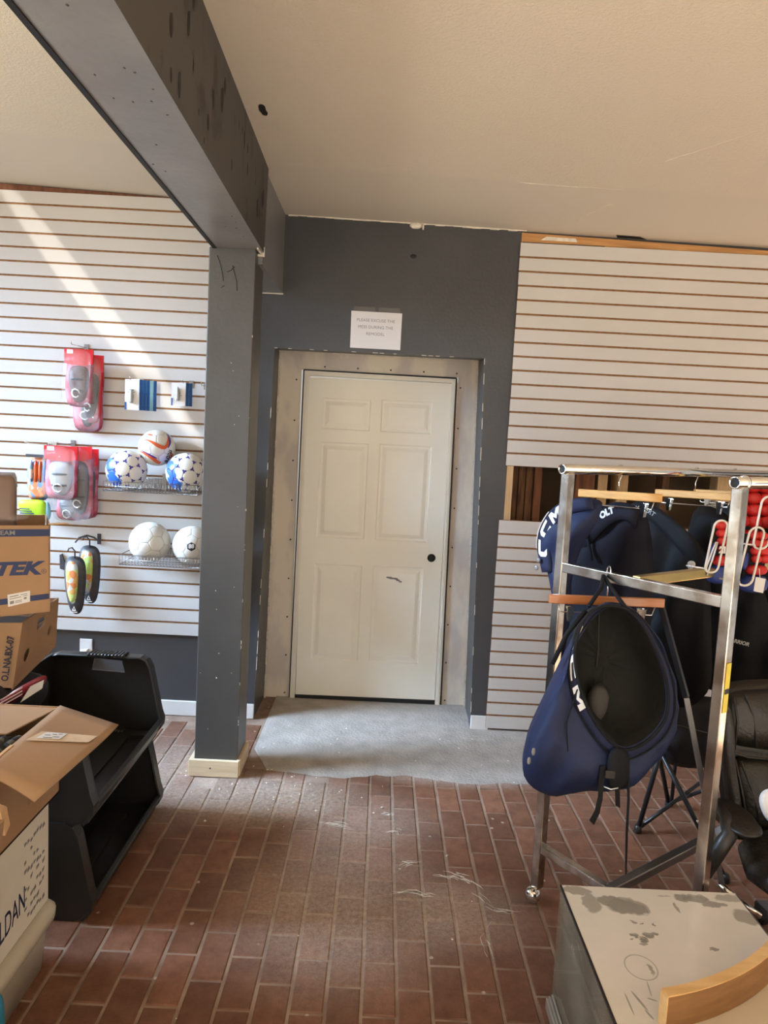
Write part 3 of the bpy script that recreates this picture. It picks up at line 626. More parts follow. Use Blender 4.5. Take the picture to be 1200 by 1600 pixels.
# ---- timber strips where the wall panels stop under the ceiling
s1 = struct(MB().hexa([(.695,D-.002,2.762),(2.6,D-.002,2.752),(2.6,D+.02,2.752),(.695,D+.02,2.762),(.695,D-.002,2.815),(2.6,D-.002,2.775),(2.6,D+.02,2.775),(.695,D+.02,2.815)]).build('trim_1', 'rawx'))
MB().box(.70, D-.0045, 2.755, 1.15, D-.001, 2.765).build('dark_gap', 'black', s1)
MB().hexa([(.80,D-.004,2.78),(1.0,D-.004,2.778),(1.0,D-.001,2.778),(.80,D-.001,2.78),(.83,D-.004,2.80),(.99,D-.004,2.797),(.99,D-.001,2.797),(.83,D-.001,2.80)]).build('plaster_smear', 'plasterw', s1)
struct(MB().hexa([(-3.0,D-.012,2.905),(-.75,D-.012,2.862),(-.75,D,2.862),(-3.0,D,2.905),(-3.0,D-.012,2.955),(-.75,D-.012,2.885),(-.75,D,2.885),(-3.0,D,2.955)]).build('trim_2', 'redwood'))

# ---- steel beam, its rear bulkhead, and the column with its timber plinth
def bx(y): return -.014*(y-1.5)          # the beam runs very slightly askew
bl, br = -.775, -.565
mb = MB()
y0, y1 = -4.6, 3.40
Z0, Z1 = 2.475, 2.90
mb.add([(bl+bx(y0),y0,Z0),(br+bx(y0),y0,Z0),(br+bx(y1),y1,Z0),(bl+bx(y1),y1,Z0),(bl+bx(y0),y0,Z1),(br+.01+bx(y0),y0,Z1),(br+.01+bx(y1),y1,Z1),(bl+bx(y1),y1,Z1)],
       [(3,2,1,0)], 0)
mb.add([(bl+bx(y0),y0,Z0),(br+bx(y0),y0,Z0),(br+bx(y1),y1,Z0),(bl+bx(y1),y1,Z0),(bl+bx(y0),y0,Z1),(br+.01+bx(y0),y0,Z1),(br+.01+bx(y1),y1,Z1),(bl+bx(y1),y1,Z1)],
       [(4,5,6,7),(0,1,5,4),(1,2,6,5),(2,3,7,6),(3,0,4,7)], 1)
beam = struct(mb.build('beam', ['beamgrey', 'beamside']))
mb = MB()      # lip of the lower flange plate and nail heads
mb.add([(bl-.012+bx(y0),y0,Z0-.004),(bl+.004+bx(y0),y0,Z0-.004),(bl+.004+bx(y1),y1,Z0-.004),(bl-.012+bx(y1),y1,Z0-.004),(bl-.012+bx(y0),y0,Z0+.02),(bl+.004+bx(y0),y0,Z0+.02),(bl+.004+bx(y1),y1,Z0+.02),(bl-.012+bx(y1),y1,Z0+.02)],
       [(3,2,1,0),(4,5,6,7),(0,1,5,4),(1,2,6,5),(2,3,7,6),(3,0,4,7)])
mb.build('flange_edge', 'black', beam)
mb = MB()
for i in range(22):
    y = random.uniform(1.3, 3.2); x = random.uniform(bl+.02, br-.02)+bx(y); mb.ell((x, y, Z0), random.uniform(.002,.005), random.uniform(.002,.006), .002, 6, 4)
stuff(mb.build('paint_drips', 'plasterw' if False else 'grey', beam))
mb = MB()
for i in range(34):
    y = random.uniform(1.25, 3.3); z = random.uniform(2.50, 2.80); w_ = random.choice((.006,.01,.014,.02)); h_ = w_*random.uniform(1.6, 3.2)
    x = br + bx(y) + .01*(z-Z0)/(Z1-Z0) + .0006
    mb.add([(x, y+w_*math.cos(a), z+h_*math.sin(a)) for a in [q*PI/6 for q in range(12)]], [tuple(range(12))])
stuff(mb.build('water_stains', 'black', beam))
mb = MB()
mb.box(-.742, 3.40, 2.425, -.598, D+.02, 2.86)
mb.build('bulkhead', 'beamgrey', beam)
MB().box(-.60, 3.393, 2.462, -.588, 3.402, 2.50).box(-.64, 3.39, 2.458, -.588, 3.402, 2.468).box(-.606, 3.3, 2.466, -.600, 3.39, 2.474).build('torn_board_edge', 'plasterw', beam)
MB().box(-.742, D-.006, 2.42, -.594, D+.001, 2.428).build('plaster_seam', 'plasterw', beam)
mb = MB()
mb.hexa([(-.838,3.34,.0),(-.630,3.34,.0),(-.630,3.55,.0),(-.838,3.55,.0),(-.828,3.34,2.478),(-.618,3.34,2.478),(-.618,3.55,2.478),(-.828,3.55,2.478)])
column = struct(mb.build('column', 'colgrey', bevel=.004))
mb = MB()       # cracked filler lines near the top, chips down the edges
for pth in ([(-.79,2.44),(-.775,2.40),(-.765,2.36),(-.76,2.33)], [(-.72,2.40),(-.715,2.38),(-.70,2.33),(-.697,2.29)], [(-.77,2.30),(-.755,2.31)], [(-.745,2.37),(-.725,2.38),(-.712,2.395)]):
    mb.tube([(x, 3.339, z) for x, z in pth], .0018, 5)
stuff(mb.build('paint_cracks', 'black', column))
mb = MB()
for i in range(26):
    z = random.uniform(.1, 1.2) if i > 8 else random.uniform(1, 2.4)
    x = -.632 + .005*z if i % 2 else random.uniform(-.82, -.65); mb.ell((x, 3.340, z), random.uniform(.0012,.0025), .0008, random.uniform(.001,.012 if i % 2 else .004), 6, 4)
stuff(mb.build('paint_chips', 'plasterw', column))
# plinth boards
for q in ([(-.86,3.318),(-.620,3.318),(-.620,3.338),(-.86,3.338)], [(-.86,3.338),(-.84,3.338),(-.84,3.56),(-.86,3.56)], [(-.634,3.338),(-.616,3.338),(-.616,3.56),(-.634,3.56)]):
    MB().hexa([(x, y, .002) for x, y in q]+[(x, y, .083) for x, y in q]).build('plinth_board', 'pale', column, bevel=.002)
MB().lathe([(.0001,0),(.004,0),(.004,.002),(.0001,.002)], (-.755, 3.3165, .045), 8, 0, (0,1,0)).build('nail_head', 'black', column)

# ---- door
door = MB()
zs0, zs1, xl, xr = .028, 2.008, -.480, .396
PAN = [(-.357,1.728,-.118,1.862),(.002,1.728,.256,1.868),(-.360,1.062,-.120,1.596),(.002,1.062,.266,1.600),(-.364,.288,-.124,.842),(.000,.288,.256,.848)]
holes = [[(a-.028,b-.028),(c+.028,b-.028),(c+.028,d+.028),(a-.028,d+.028)] for a, b, c, d in PAN] + [ring(.330,.940,.026)]
door.prism([(xl,zs0),(xr+.004,zs0+.006),(xr-.004,zs1+.004),(xl,zs1)], holes, lambda u, v: (u, DB-.004, v), (0, .035, 0))
door = struct(door.build('door_1', 'door'))
for a, b, c, d in PAN:
    lp = []
    for off, dy in ((.028, 0), (.021, .0045), (.008, .005), (-.010, .001), (-.016, .0)):
        lp.append([(a-off,DB-.004+dy,b-off),(c+off,DB-.004+dy,b-off),(c+off,DB-.004+dy,d+off),(a-off,DB-.004+dy,d+off)])
    MB().loft(lp, False, True, 0, False).build('door_panel', 'door', door)
MB().lathe([(.0001,0),(.0275,0),(.0275,.03),(.0001,.03)], (.330, DB+.002, .940), 24, 0, (0,1,0)).build('bore_hole', 'black', door)
mb = MB()
for q in ((.075,.805,.02),(.10,.80,.03),(.13,.79,.012),(.145,.782,.01),(.12,.797,.012)): mb.ell((q[0],DB-.0055,q[1]), q[2], .001, .006, 8, 5)
lab(mb.build('paint_scuff', 'faint', door), 'grey scuff mark'); 
mb = MB()
mb.prism([(-.514,.002),(-.500,2.046),(.412,2.040),(.434,.004),(.404,.004),(.392,2.016),(-.470,2.018),(-.484,.002)], [], lambda u, v: (u, DB-.008, v), (0, .06, 0)); jb = mb.build('door_jamb', 'jamb', door)
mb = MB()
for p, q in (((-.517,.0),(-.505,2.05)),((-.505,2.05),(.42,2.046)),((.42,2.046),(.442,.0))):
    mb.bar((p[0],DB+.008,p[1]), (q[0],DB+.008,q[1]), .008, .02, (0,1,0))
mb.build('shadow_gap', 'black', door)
MB().bar((.425,DB+.004,2.02), (.440,DB+.004,.3), .005, .01, (0,1,0)).build('shim', 'rawx', door)
mb = MB()
for s_ in (-.012, .0): mb.bar((-.500-s_*.5,DB-.0095,.004), (-.487-s_*.5,DB-.0095,2.03), .004, .003, (0,1,0))
mb.bar((-.49,DB-.0095,2.031), (.405,DB-.0095,2.028), .004, .003, (0,1,0)); mb.bar((.424,DB-.0095,.005), (.403,DB-.0095,2.03), .004, .003, (0,1,0))
mb.build('jamb_moulding', 'jamb', jb)
MB().box(-.515, DB-.006, .002, .435, DB+.03, .026).build('threshold_gap', 'black', door)

# ---- slatwall panels, board by board
def slatwall(label, x0, x1, edges, top, bottom, skew=0., y=D, g=.0105):
    """edges: heights of the grooves, top to bottom"""
    p = thing('slatwall_panel', label, 'wall panel', ((x0+x1)/2, y, bottom))
    e = [top+g/2] + list(edges) + [bottom-g/2]
    MB().box(x0+.002, y-.012, bottom+.004, x1, y-.006, top-.004).build('groove_backing', 'slatcore', p)
    for a, b in zip(e[:-1], e[1:]):
        za, zb = a-g/2, b+g/2; j = random.uniform(-.0012, .0012)
        mb = MB(); Y0, Y1 = y-.019, y-.0125
        vs = [(x0+j,Y0,zb),(x1,Y0,zb),(x1,Y1,zb-.002),(x0+j,Y1,zb-.002),(x0+j,Y0,za),(x1,Y0,za),(x1,Y1,za+.002),(x0+j,Y1,za+.002)]
        mb.add(vs, [(0,1,5,4)], 0); mb.add(vs, [(3,2,1,0),(4,5,6,7),(1,2,6,5),(2,3,7,6),(3,0,4,7)], 1)
        mb.build('slat', ['slat', 'slatcore'], p)
    return p
SW = D-.019
slatwall('white slatwall panel behind the square column, with hanging packs and ball baskets', -2.75, -.80, [2.825-.0757*k for k in range(31)], 2.893, .480)
slatwall('white slatwall panel high up beside the door, over the opening in the wall', .690, 2.75, [2.682-.0762*k for k in range(15)], 2.757, 1.546)
slatwall('white slatwall panel low beside the door, under the opening in the wall', .672, 2.75, [1.234-.0762-.0758*k for k in range(15)], 1.236, .018)

# ---- sign
sg = thing('paper_sign', 'white paper sign with grey lettering taped over the door', 'sign', (-.07, D, 2.15))
P_ = pl((-.215, D-.0035, 2.352), (.997, 0, -.005), (-.006, 0, 1))
MB().prism([(0,-.2),(0,0),(.281,0),(.279,-.199)], [], P_, (0, .001, 0)).build('sheet', 'paper', sg)
mb = MB()
for i, t in enumerate(('PLEASE EXCUSE THE', 'MESS DURING THE', 'REMODEL')): text(mb, t, .0225, lambda u, v, i=i: V(P_(.137+u, -.054-.0365*i+v))-V((0, .0006, 0)), align='CENTER', sp=1.04)
mb.build('lettering', 'faint', sg)
for x in (.013, .15): MB().box(-.215+x, D-.0016, 2.35, -.215+x+.118, D-.0006, 2.377).build('tape', 'tapepale', sg)

# ================================================================== THINGS ON THE LEFT WALL
def flat(y): return lambda u, v: (u, y, v)
def peg(x, z, ln=.14, label='chrome peg hook', two=False):
    h = thing('peg_hook', label, 'hook', (x, SW, z), 'slatwall hooks')
    MB().box(x-.012, SW-.004, z-.02, x+.012, SW, z+.02).build('hook_plate', 'wire', h)
    MB().tube([(x, SW-.003, z), (x, SW-ln, z-.004), (x, SW-ln-.012, z+.012)], .0022, 6).build('hook_arm', 'chrome', h)
    return h
def guard_pack(label, x, zt, y, w, h, hdr, back, guard, tilt=0., film_='film', gs=1., loops=True, group='packed guards on the wall hooks'):
    """bagged guard hanging from a hook: liner, printed header, guard, clear front"""
    t = thing('guard_pack', label, 'sports pack', (x, y, zt-h), group)
    c, s = math.cos(tilt), math.sin(tilt)
    def f(dy): return lambda u, v: (x + u*c - v*s, y+dy, zt + u*s + v*c)
    o = [(-w/2+.004*random.random(), 0), (w/2, 0), (w/2+.006, -h*.25), (w/2-.006, -h*.6), (w/2+.004, -h), (0, -h-.006), (-w/2, -h), (-w/2-.005, -h*.6), (-w/2+.006, -h*.3)]
    MB().pillow(o, f(.0), (0,-1,0), .010, rings=4, wob=.02, seed=x*9, back=.2).build('liner', back, t)
    MB().prism([(-w/2-.003, .002), (w/2+.003, .002), (w/2+.002, -hdr), (.02, -hdr-.012), (-w/2-.002, -hdr)], [], f(-.016), (0, .012, 0)).build('header_card', 'red', t)
    g = [(1.22*gs*a*w, -hdr-.01+b*(h-hdr-.02)) for a, b in ((-.28,-.06),(-.12,0),(.14,0),(.30,-.08),(.33,-.35),(.26,-.7),(.16,-.95),(-.14,-.97),(-.24,-.7),(-.32,-.35))]
    p = MB().pillow(g, f(-.014), (0,-1,0), .032, rings=6, wob=.012, seed=x).build('guard', guard, t)
    gh = h-hdr
    for a, b, r in ((-.25, -.32, .006), (-.22, -.60, .006)):
        MB().tube([f(-.030-.02*math.sin(PI*i/8))(w*gs*(a + (-2*a)*i/8), -hdr-.01+b*gh) for i in range(9)], r, 6).build('strap', 'guardd', p)
    if loops:
        mb = MB(); mb.tube([f(-.050-.006*math.sin(i))(.03*math.cos(i*.8)*w*5, -h*.78+.022*math.sin(i*.8)) for i in range(8)], .004, 6); mb.build('cord', 'print_', p)
    MB().pillow(o[1:9] if False else o, f(-.045), (0,-1,0), .014, rings=4, wob=.03, seed=x*5+1, back=.05).build('clear_front', film_, t)
    MB().prism(rrect(-w*.42, -.024, -w*.2, -.002, .002), [], f(-.0175), (0, .001, 0)).build('price_label', 'label', t)
    return t
peg(-1.665, 2.075, .19, 'chrome peg hook carrying the upper red guard packs')
guard_pack('red and clear guard pack hanging frontmost on the upper hook', -1.655, 2.052, 3.935, .148, .300, .075, 'pink', 'guardb')
guard_pack('red backed guard pack hanging second behind, on the upper hook', -1.605, 2.03, 3.985, .120, .36, .085, 'red', 'guardd', tilt=-.03)
guard_pack('pink bottomed guard pack hanging lowest at the back of the upper hook', -1.640, 2.00, 4.018, .165, .38, .06, 'pink', 'guardd', gs=.8)

def carded(label, x, z, w, h, ncards, kind):
    g = 'carded needles on the wall hooks'
    for k in range(ncards):
        y = 3.90 + .016*k; xo = x + .030 + .0135*k if k else x
        l = label if k == 0 else None
        ca = thing('carded_needle', (label if k == 0 else 'blue edged card, %s behind the white card on the %s card hook' % (('first','second','third','fourth','fifth','sixth')[k-1], kind)), 'card pack', (xo, y, z-h), g)
        a = (0 if k == 0 else -1.33 + .06*random.random()); c, s = math.cos(a), math.sin(a)
        f = lambda u, v, xo=xo, y=y, c=c, s=s: (xo + u*c, y + u*s*-1*.35, z + v)
        w_ = w if k == 0 else w*.62
        MB().prism([(-w_/2, -.004), (w_/2, 0), (w_/2, -h), (-w_/2, -h)], [], f, (0, .0015, 0)).build('card', 'label' if k == 0 else ('blue' if k != 4 else 'cyan'), ca)
        if k == 0:
            MB().lathe([(.0001,0),(.010,.0),(.011,.01),(.011,.04),(.008,.06),(.0001,.075)], (x-.002, y-.006, z-h*.78), 10).build('needle', 'silver', ca)
            MB().box(x-w/2, y-.002, z-h, x-w/2+.009, y-.0003, z-h+.04).build('blue_tab', 'blue', ca)
            mb = MB(); mb.box(x-.012, y-.0012, z-.062, x+.012, y-.0003, z-.057); mb.box(x-.02, y-.0012, z-.072, x+.018, y-.0003, z-.069) if kind != 'first' else None
            mb.build('print', 'faint', ca)
peg(-1.36, 1.905, .17, 'chrome peg hook carrying the larger blue edged cards'); carded('white card with a silver pump needle hanging before the blue cards', -1.36, 1.911, .076, .165, 6, 'larger')
peg(-1.082, 1.905, .17, 'chrome peg hook carrying the smaller white card'); carded('small white card with pale needles beside the square column', -1.112, 1.905, .076, .125, 3, 'smaller')
peg(-1.0, 1.900, .10, 'bare chrome peg hook beside the square column')

# lower group: glove pack, neon pack, pink guard packs
h = thing('wall_hook', 'white double display arm over the orange glove pack', 'hook', (-1.85, SW, 1.54))
MB().box(-1.875, SW-.006, 1.52, -1.825, SW, 1.552).build('hook_plate', 'mlight', h)
MB().tube([(-1.95, 3.93, 1.545), (-1.93, 3.94, 1.538), (-1.86, 3.96, 1.536), (-1.85, SW, 1.535)], .003, 6).build('hook_arm', 'whitewire', h)
MB().tube([(-1.853, 3.985, 1.54), (-1.853, 3.985, 1.465)], .003, 6).tube([(-1.840, 3.985, 1.54), (-1.842, 3.985, 1.465)], .003, 6).build('hanging_rod', 'wire', h)
t = thing('glove_pack', 'orange and blue printed glove pack hanging left of the pink packs', 'sports pack', (-1.90, 3.975, 1.13))
MB().pillow([(-1.962,1.475),(-1.845,1.475),(-1.842,1.35),(-1.842,1.225),(-1.90,1.222),(-1.962,1.225),(-1.963,1.35)], flat(3.99), (0,-1,0), .012, rings=4).build('printed_sleeve', 'orangeglove', t)
for i in range(4):
    MB().pillow(ring(-1.935+i*.025, 1.385, .012, 10, .065), flat(3.978), (0,-1,0), .012, rings=4).build('finger', ('orangeglove', 'gred', 'orange', 'blue')[i] if i in (0,3) else 'orange', t)
MB().pillow([(-1.965,1.222),(-1.84,1.222),(-1.842,1.14),(-1.90,1.125),(-1.966,1.14)], flat(3.985), (0,-1,0), .022, wob=.01).build('dark_pouch', 'guardd', t)
MB().box(-1.963, 3.972, 1.462, -1.845, 3.976, 1.478).build('clip_strip', 'guardd', t)
t = thing('sock_pack', 'neon green oval pack lying against the wall behind the open box', 'sports pack', (-1.89, 3.90, 1.12))
MB().pillow([(-1.975,1.215),(-1.955,1.232),(-1.88,1.236),(-1.82,1.235),(-1.815,1.18),(-1.82,1.135),(-1.85,1.130),(-1.93,1.142),(-1.965,1.175)], flat(3.905), (0,-1,0), .016, wob=.006).build('pouch', 'neon', t)
mb = MB()
for i in range(3): mb.box(-1.955+i*.002, 3.884, 1.182-i*.012, -1.90+i*.012, 3.8865, 1.187-i*.012)
mb.build('print', 'gblue', t)
MB().pillow([(-1.822,1.235),(-1.805,1.22),(-1.795,1.18),(-1.80,1.13),(-1.825,1.12),(-1.83,1.17)], flat(3.915), (0,-1,0), .015).build('blue_end', 'cyan', t)
peg(-1.735, 1.545, .19, 'chrome peg hook carrying the lower pink guard packs')
guard_pack('pink guard pack with a silver guard frontmost on the lower hook', -1.732, 1.532, 3.90, .175, .285, .070, 'pink', 'silver')
guard_pack('wide pink guard pack with a dark mesh pad behind the silver one', -1.672, 1.530, 3.965, .150, .395, .065, 'pink', 'guardd', tilt=.05)
guard_pack('small pink pack showing under the frontmost silver guard pack', -1.722, 1.29, 3.985, .150, .165, .03, 'pink', 'guard')
guard_pack('rearmost pink guard pack reaching furthest right on the lower hook', -1.632, 1.520, 4.015, .105, .38, .09, 'pink', 'guardd', loops=False)

# black cased shin guards
for nm, x, zt, y, zb in (('front', -1.664, .932, 3.915, .608), ('back', -1.612, .985, 3.985, .655)):
    t = thing('shin_guard_case', 'black shin guard case hanging %s of the pair over the wall socket' % ('in front' if nm == 'front' else 'behind'), 'sports pack', (x, y, zb), 'cased shin guards')
    H = zt-zb
    o = [(x+a, zb+b*H) for a, b in ((-.045,1),(.035,1),(.058,.86),(.060,.6),(.052,.25),(.036,.02),(.0,-.02),(-.030,.06),(-.050,.3),(-.062,.6),(-.062,.85))]
    MB().pillow(o, flat(y+.008), (0,-1,0), .018, rings=5).build('case', 'guardd', t)
    o2 = [(x-.010+(a-x)*.56, zb+.20*H+(b-zb)*.72) for a, b in o]
    MB().pillow(o2, flat(y-.012), (0,-1,0), .014, rings=5).build('printed_guard', 'insole', t)
    MB().pillow([(x-.010+(a-x)*.60, zb+.18*H+(b-zb)*.76) for a, b in o], flat(y-.016), (0,-1,0), .014, rings=4, back=.05).build('clear_window', 'film', t)
    MB().prism([(x+.002, zb+.05), (x+.014, zb+.022), (x-.010, zb+.022)], [[(x+.002, zb+.042), (x-.003, zb+.028), (x+.008, zb+.028)]], flat(y-.0145), (0, .001, 0)).build('emblem', 'print_', t)
    MB().box(x-.022, y-.014, zb+.012, x+.020, y-.0125, zb+.017).build('print', 'print_', t)
    MB().tube([(x, y, zt-.01), (x, y-.003, zt+.03), (x-.012, y-.012, zt+.05), (x-.026, y-.02, zt+.045), (x-.030, y-.022, zt+.03)], .004, 6).build('hanger_hook', 'guardd', t)
t = thing('wall_hook', 'black curved display arm carrying the two shin guard cases', 'hook', (-1.58, SW, 1.0))
MB().box(-1.592, SW-.006, .985, -1.572, SW, 1.045).build('hook_plate', 'guardd', t)
MB().tube([(-1.582, SW-.004, 1.0), (-1.59, 3.99, 1.03), (-1.615, 3.95, 1.046), (-1.645, 3.92, 1.035), (-1.66, 3.905, 1.01)], .005, 8).build('hook_arm', 'guardd', t)
# dark hook beside the box
t = thing('price_hook', 'dark triangular hook on the wall beside the lettered carton', 'hook', (-1.78, SW-.01, .82))
MB().prism([(-1.802,.915),(-1.790,.92),(-1.760,.835),(-1.775,.828),(-1.80,.835)], [], flat(SW-.012), (0,.012,0)).build('hook_plate', 'guardd', t)

# ---- wire baskets
def basket(label, x0, x1, z, group='wire ball baskets'):
    t = thing('wire_basket', label, 'basket', ((x0+x1)/2, SW, z), group)
    yf, yb = 3.795, SW-.004; r = .0024
    MB().tube([(x0,yf,z+.052),(x1,yf,z+.052),(x1+.004,yf,z),(x0,yf,z)], r, 6, closed=True).build('front_frame', 'wire', t)
    MB().tube([(x0,yf,z+.052),(x0-.01,yb,z+.05),(x0-.01,yb,z+.003),(x0,yf,z)], r, 6).build('side_frame', 'wire', t)
    MB().tube([(x1,yf,z+.052),(x1,yf+.10,z+.09),(x1,yb,z+.09),(x1,yb,z+.003),(x1,yf,z)], r, 6).build('side_frame', 'wire', t)
    n = int((x1-x0)/.0165); mb = MB()
    for i in range(n+1):
        x = x0+(x1-x0)*i/n
        mb.tube([(x,yf,z+.052),(x,yf,z+.002),(x,yb,z+.002)], .0013, 4)
    mb.tube([(x0,yf,z+.026),(x1,yf,z+.026)], .0015, 5)
    for k in range(1, 4): mb.tube([(x0,yf+k*.065,z+.0035),(x1,yf+k*.065,z+.0035)], .0015, 5)
    mb.build('wire_grid', 'wire', t)['kind'] = 'stuff'
    mb = MB()
    for i in range(n+1):
        x = x0+(x1-x0)*i/n; mb.tube([(x,yb,z+.002),(x,yb,z+.06)], .0013, 4)
    mb.tube([(x0,yb,z+.06),(x1,yb,z+.06)], .0018, 5); mb.build('back_grid', 'wire', t)['kind'] = 'stuff'
    MB().box((x0+x1)/2-.01, yb-.002, z, (x0+x1)/2+.01, SW, z+.09).build('hook_plate', 'wire', t)
    return t
basket('grey wire basket holding the three patterned balls', -1.468, -.972, 1.312)
basket('grey wire basket holding the two plain white balls', -1.378, -.905, .922)
MB()
# ---- footballs
def trunc_icosa():
    p = (1+5**.5)/2; iv = [V(q).normalized() for q in ((-1,p,0),(1,p,0),(-1,-p,0),(1,-p,0),(0,-1,p),(0,1,p),(0,-1,-p),(0,1,-p),(p,0,-1),(p,0,1),(-p,0,-1),(-p,0,1))]
    F = [(0,11,5),(0,5,1),(0,1,7),(0,7,10),(0,10,11),(1,5,9),(5,11,4),(11,10,2),(10,7,6),(7,1,8),(3,9,4),(3,4,2),(3,2,6),(3,6,8),(3,8,9),(4,9,5),(2,4,11),(6,2,10),(8,6,7),(9,8,1)]
    polys = []
    e = lambda a, b: (iv[a]*2+iv[b])/3
    for a, b, c in F: polys.append([e(a,b), e(b,a), e(b,c), e(c,b), e(c,a), e(a,c)])
    for i in range(12):
        nb = [j for j in range(12) if j != i and (iv[i]-iv[j]).length < 1.2]
        x = iv[nb[0]]-iv[i]; x = (x - iv[i]*x.dot(iv[i])).normalized(); y = iv[i].cross(x)
        nb.sort(key=lambda j: math.atan2((iv[j]-iv[i]).dot(y), (iv[j]-iv[i]).dot(x)))
        polys.append([e(i, j) for j in nb])
    return polys
POLY = trunc_icosa()
def ball(label, c, R, mats, rot, marks=False):
    c = V(c); t = thing('soccer_ball', label, 'ball', c - V((0,0,R)), 'balls in the wire baskets')
    WL[t.name] = c - V((0,0,R))
    M = Matrix.Rotation(rot[0], 3, 'X') @ Matrix.Rotation(rot[1], 3, 'Y') @ Matrix.Rotation(rot[2], 3, 'Z')
    MB().ell(c, R*.972, R*.972, R*.972, 20, 12).build('bladder', 'faint' if not marks else 'ballmark', t)
    for po in POLY:
        po = [M @ q for q in po]; ce = sum(po, V())/len(po); k = 4; edge = []
        for i in range(len(po)):
            for j in range(k): edge.append(po[i].lerp(po[(i+1) % len(po)], j/k))
        n = len(edge); vs = []; fs = []; mi = []
        rings_ = ((.30, 1), (.62, 1), (.86, 1.0), (.955, .998), (.985, .980))
        for tt, rr in rings_:
            for i, q in enumerate(edge): vs.append(c + (ce.lerp(q, tt)).normalized()*R*rr)
        mb = MB()
        quads0 = []; quads1 = []
        for a in range(len(rings_)-1):
            for i in range(n):
                q = (a*n+i, a*n+(i+1) % n, (a+1)*n+(i+1) % n, (a+1)*n+i)
                corner = (i % k == 0) or (i % k == k-1)
                (quads1 if (marks and corner and a >= 2) else quads0).append(q)
        mb.add(vs, quads0 + [tuple(range(n))], 0, True); mb.add(vs, quads1, 1, True)
        # object origin at the ball's centre so that prints follow the ball
        me_o = mb.build('panel', mats, t)
    return t
def ball_print(mb, c, R, f, m=0):
    pass
b_or = ball('white ball with orange and purple swooshes resting on the two blue splashed balls', (-1.235, 3.945, 1.548), .0975, ['ballw'], (.3, .5, .2))
c = V((-1.235, 3.945, 1.548)); R = .0985
def on_ball(c, R, u, v):       # u, v measured in radii on the side that faces the room, slightly left-hand and up
    n = V((.27, -1, .03)).normalized(); x = V((1, .27, 0)).normalized(); y = n.cross(x)*-1
    y = x.cross(n)*-1
    p = n*math.sqrt(max(.02, 1-min(.98, u*u+v*v))) + x*u + V((0,0,1))*v
    return c + p.normalized()*R
def swoosh(pts, name, m, rr):
    mb = MB(); L0, L1 = [], []
    for i, (u, v, w) in enumerate(pts):
        a = pts[min(i+1, len(pts)-1)]; b = pts[max(i-1, 0)]; d = V((a[0]-b[0], a[1]-b[1], 0)).normalized(); nx, ny = -d.y, d.x
        L0.append(on_ball(c, rr, u+nx*w, v+ny*w)); L1.append(on_ball(c, rr, u-nx*w, v-ny*w))
    mb.loft([L0, L1], False, False, 0, True, False); return mb.build(name, m, b_or)
def arc(pts, n=14):
    out = []
    for i in range(n+1):
        t_ = i/n*(len(pts)-1); k = min(int(t_), len(pts)-2); q = t_-k
        p0, p1, p2, p3 = pts[max(k-1, 0)], pts[k], pts[k+1], pts[min(k+2, len(pts)-1)]
        out.append(tuple(.5*((2*p1[j])+(-p0[j]+p2[j])*q+(2*p0[j]-5*p1[j]+4*p2[j]-p3[j])*q*q+(-p0[j]+3*p1[j]-3*p2[j]+p3[j])*q**3) for j in range(3)))
    return out
swoosh(arc([(-.72,.42,.01),(-.35,.36,.05),(.1,.12,.10),(.42,.03,.10),(.58,.25,.06),(.60,.62,.03),(.52,.80,.01)]), 'orange_swoosh', 'orange', .0992)
swoosh(arc([(.50,.80,.01),(.64,.62,.04),(.70,.3,.05),(.60,.02,.02)]), 'purple_swoosh', 'purple', .0996)
swoosh(arc([(-.85,-.22,.02),(-.5,-.38,.07),(-.1,-.62,.10),(.12,-.80,.08),(.24,-.72,.02)]), 'orange_swoosh', 'orange', .0992)
swoosh(arc([(-.85,-.12,.01),(-.5,-.30,.03),(-.1,-.5,.04),(.05,-.55,.01)]), 'purple_swoosh', 'purple', .0997)
swoosh(arc([(-.5,.72,.01),(-.35,.70,.05),(-.18,.66,.01)]), 'orange_swoosh', 'orange', .0992)
swoosh(arc([(.75,-.2,.02),(.80,-.35,.06),(.72,-.55,.02)]), 'orange_swoosh', 'orange', .0992)
mb = MB(); text(mb, 'mitre', .036, lambda u, v: on_ball(c, .0994, .665-.26*(u/.088) + v/.0985*.90, -.06-.74*(u/.088) - v/.0985*.30), bold=.0009, sp=1.05)
mb.build('lettering', 'ink', b_or)
mb = MB(); mb.tube([on_ball(c, .0992, -.42+.09*math.cos(a), -.05+.09*math.sin(a)) for a in [i*PI/5 for i in range(10)]], .0008, 4, closed=True); mb.build('badge', 'faint', b_or)
ball('white ball with blue splash left in the upper basket', (-1.375, 3.880, 1.424), .107, ['ballb', 'ballmark'], (.5, .2, .8), True)
ball('white ball with blue splash beside the column in the upper basket', (-1.055, 3.880, 1.424), .107, ['ballb', 'ballmark'], (.2, .9, .3), True)
ball('larger plain white ball in the lower basket', (-1.25, 3.90, 1.034), .110, ['ballw'], (.15, .3, .6))
b5 = ball('plain white ball with a black hexagon badge in the lower basket', (-1.017, 3.895, 1.029), .105, ['ballw'], (.6, .1, .2))
c = V((-1.017, 3.895, 1.029))
mb = MB(); mb.loft([[on_ball(c, .1062, -.05+.23*k*math.cos(PI/6+i*PI/3), .05+.23*k*math.sin(PI/6+i*PI/3)) for i in range(6)] for k in (.25, .5, .75, 1)], True, False); mb.build('hexagon_badge', 'black', b5)
mb = MB(); text(mb, '88', .030, lambda u, v: on_ball(c, .1068, -.05+u/.105*.95-.0*v, -.02+v/.105+.05*u/.105), align='CENTER', bold=.0012); mb.build('lettering', 'print_', b5)
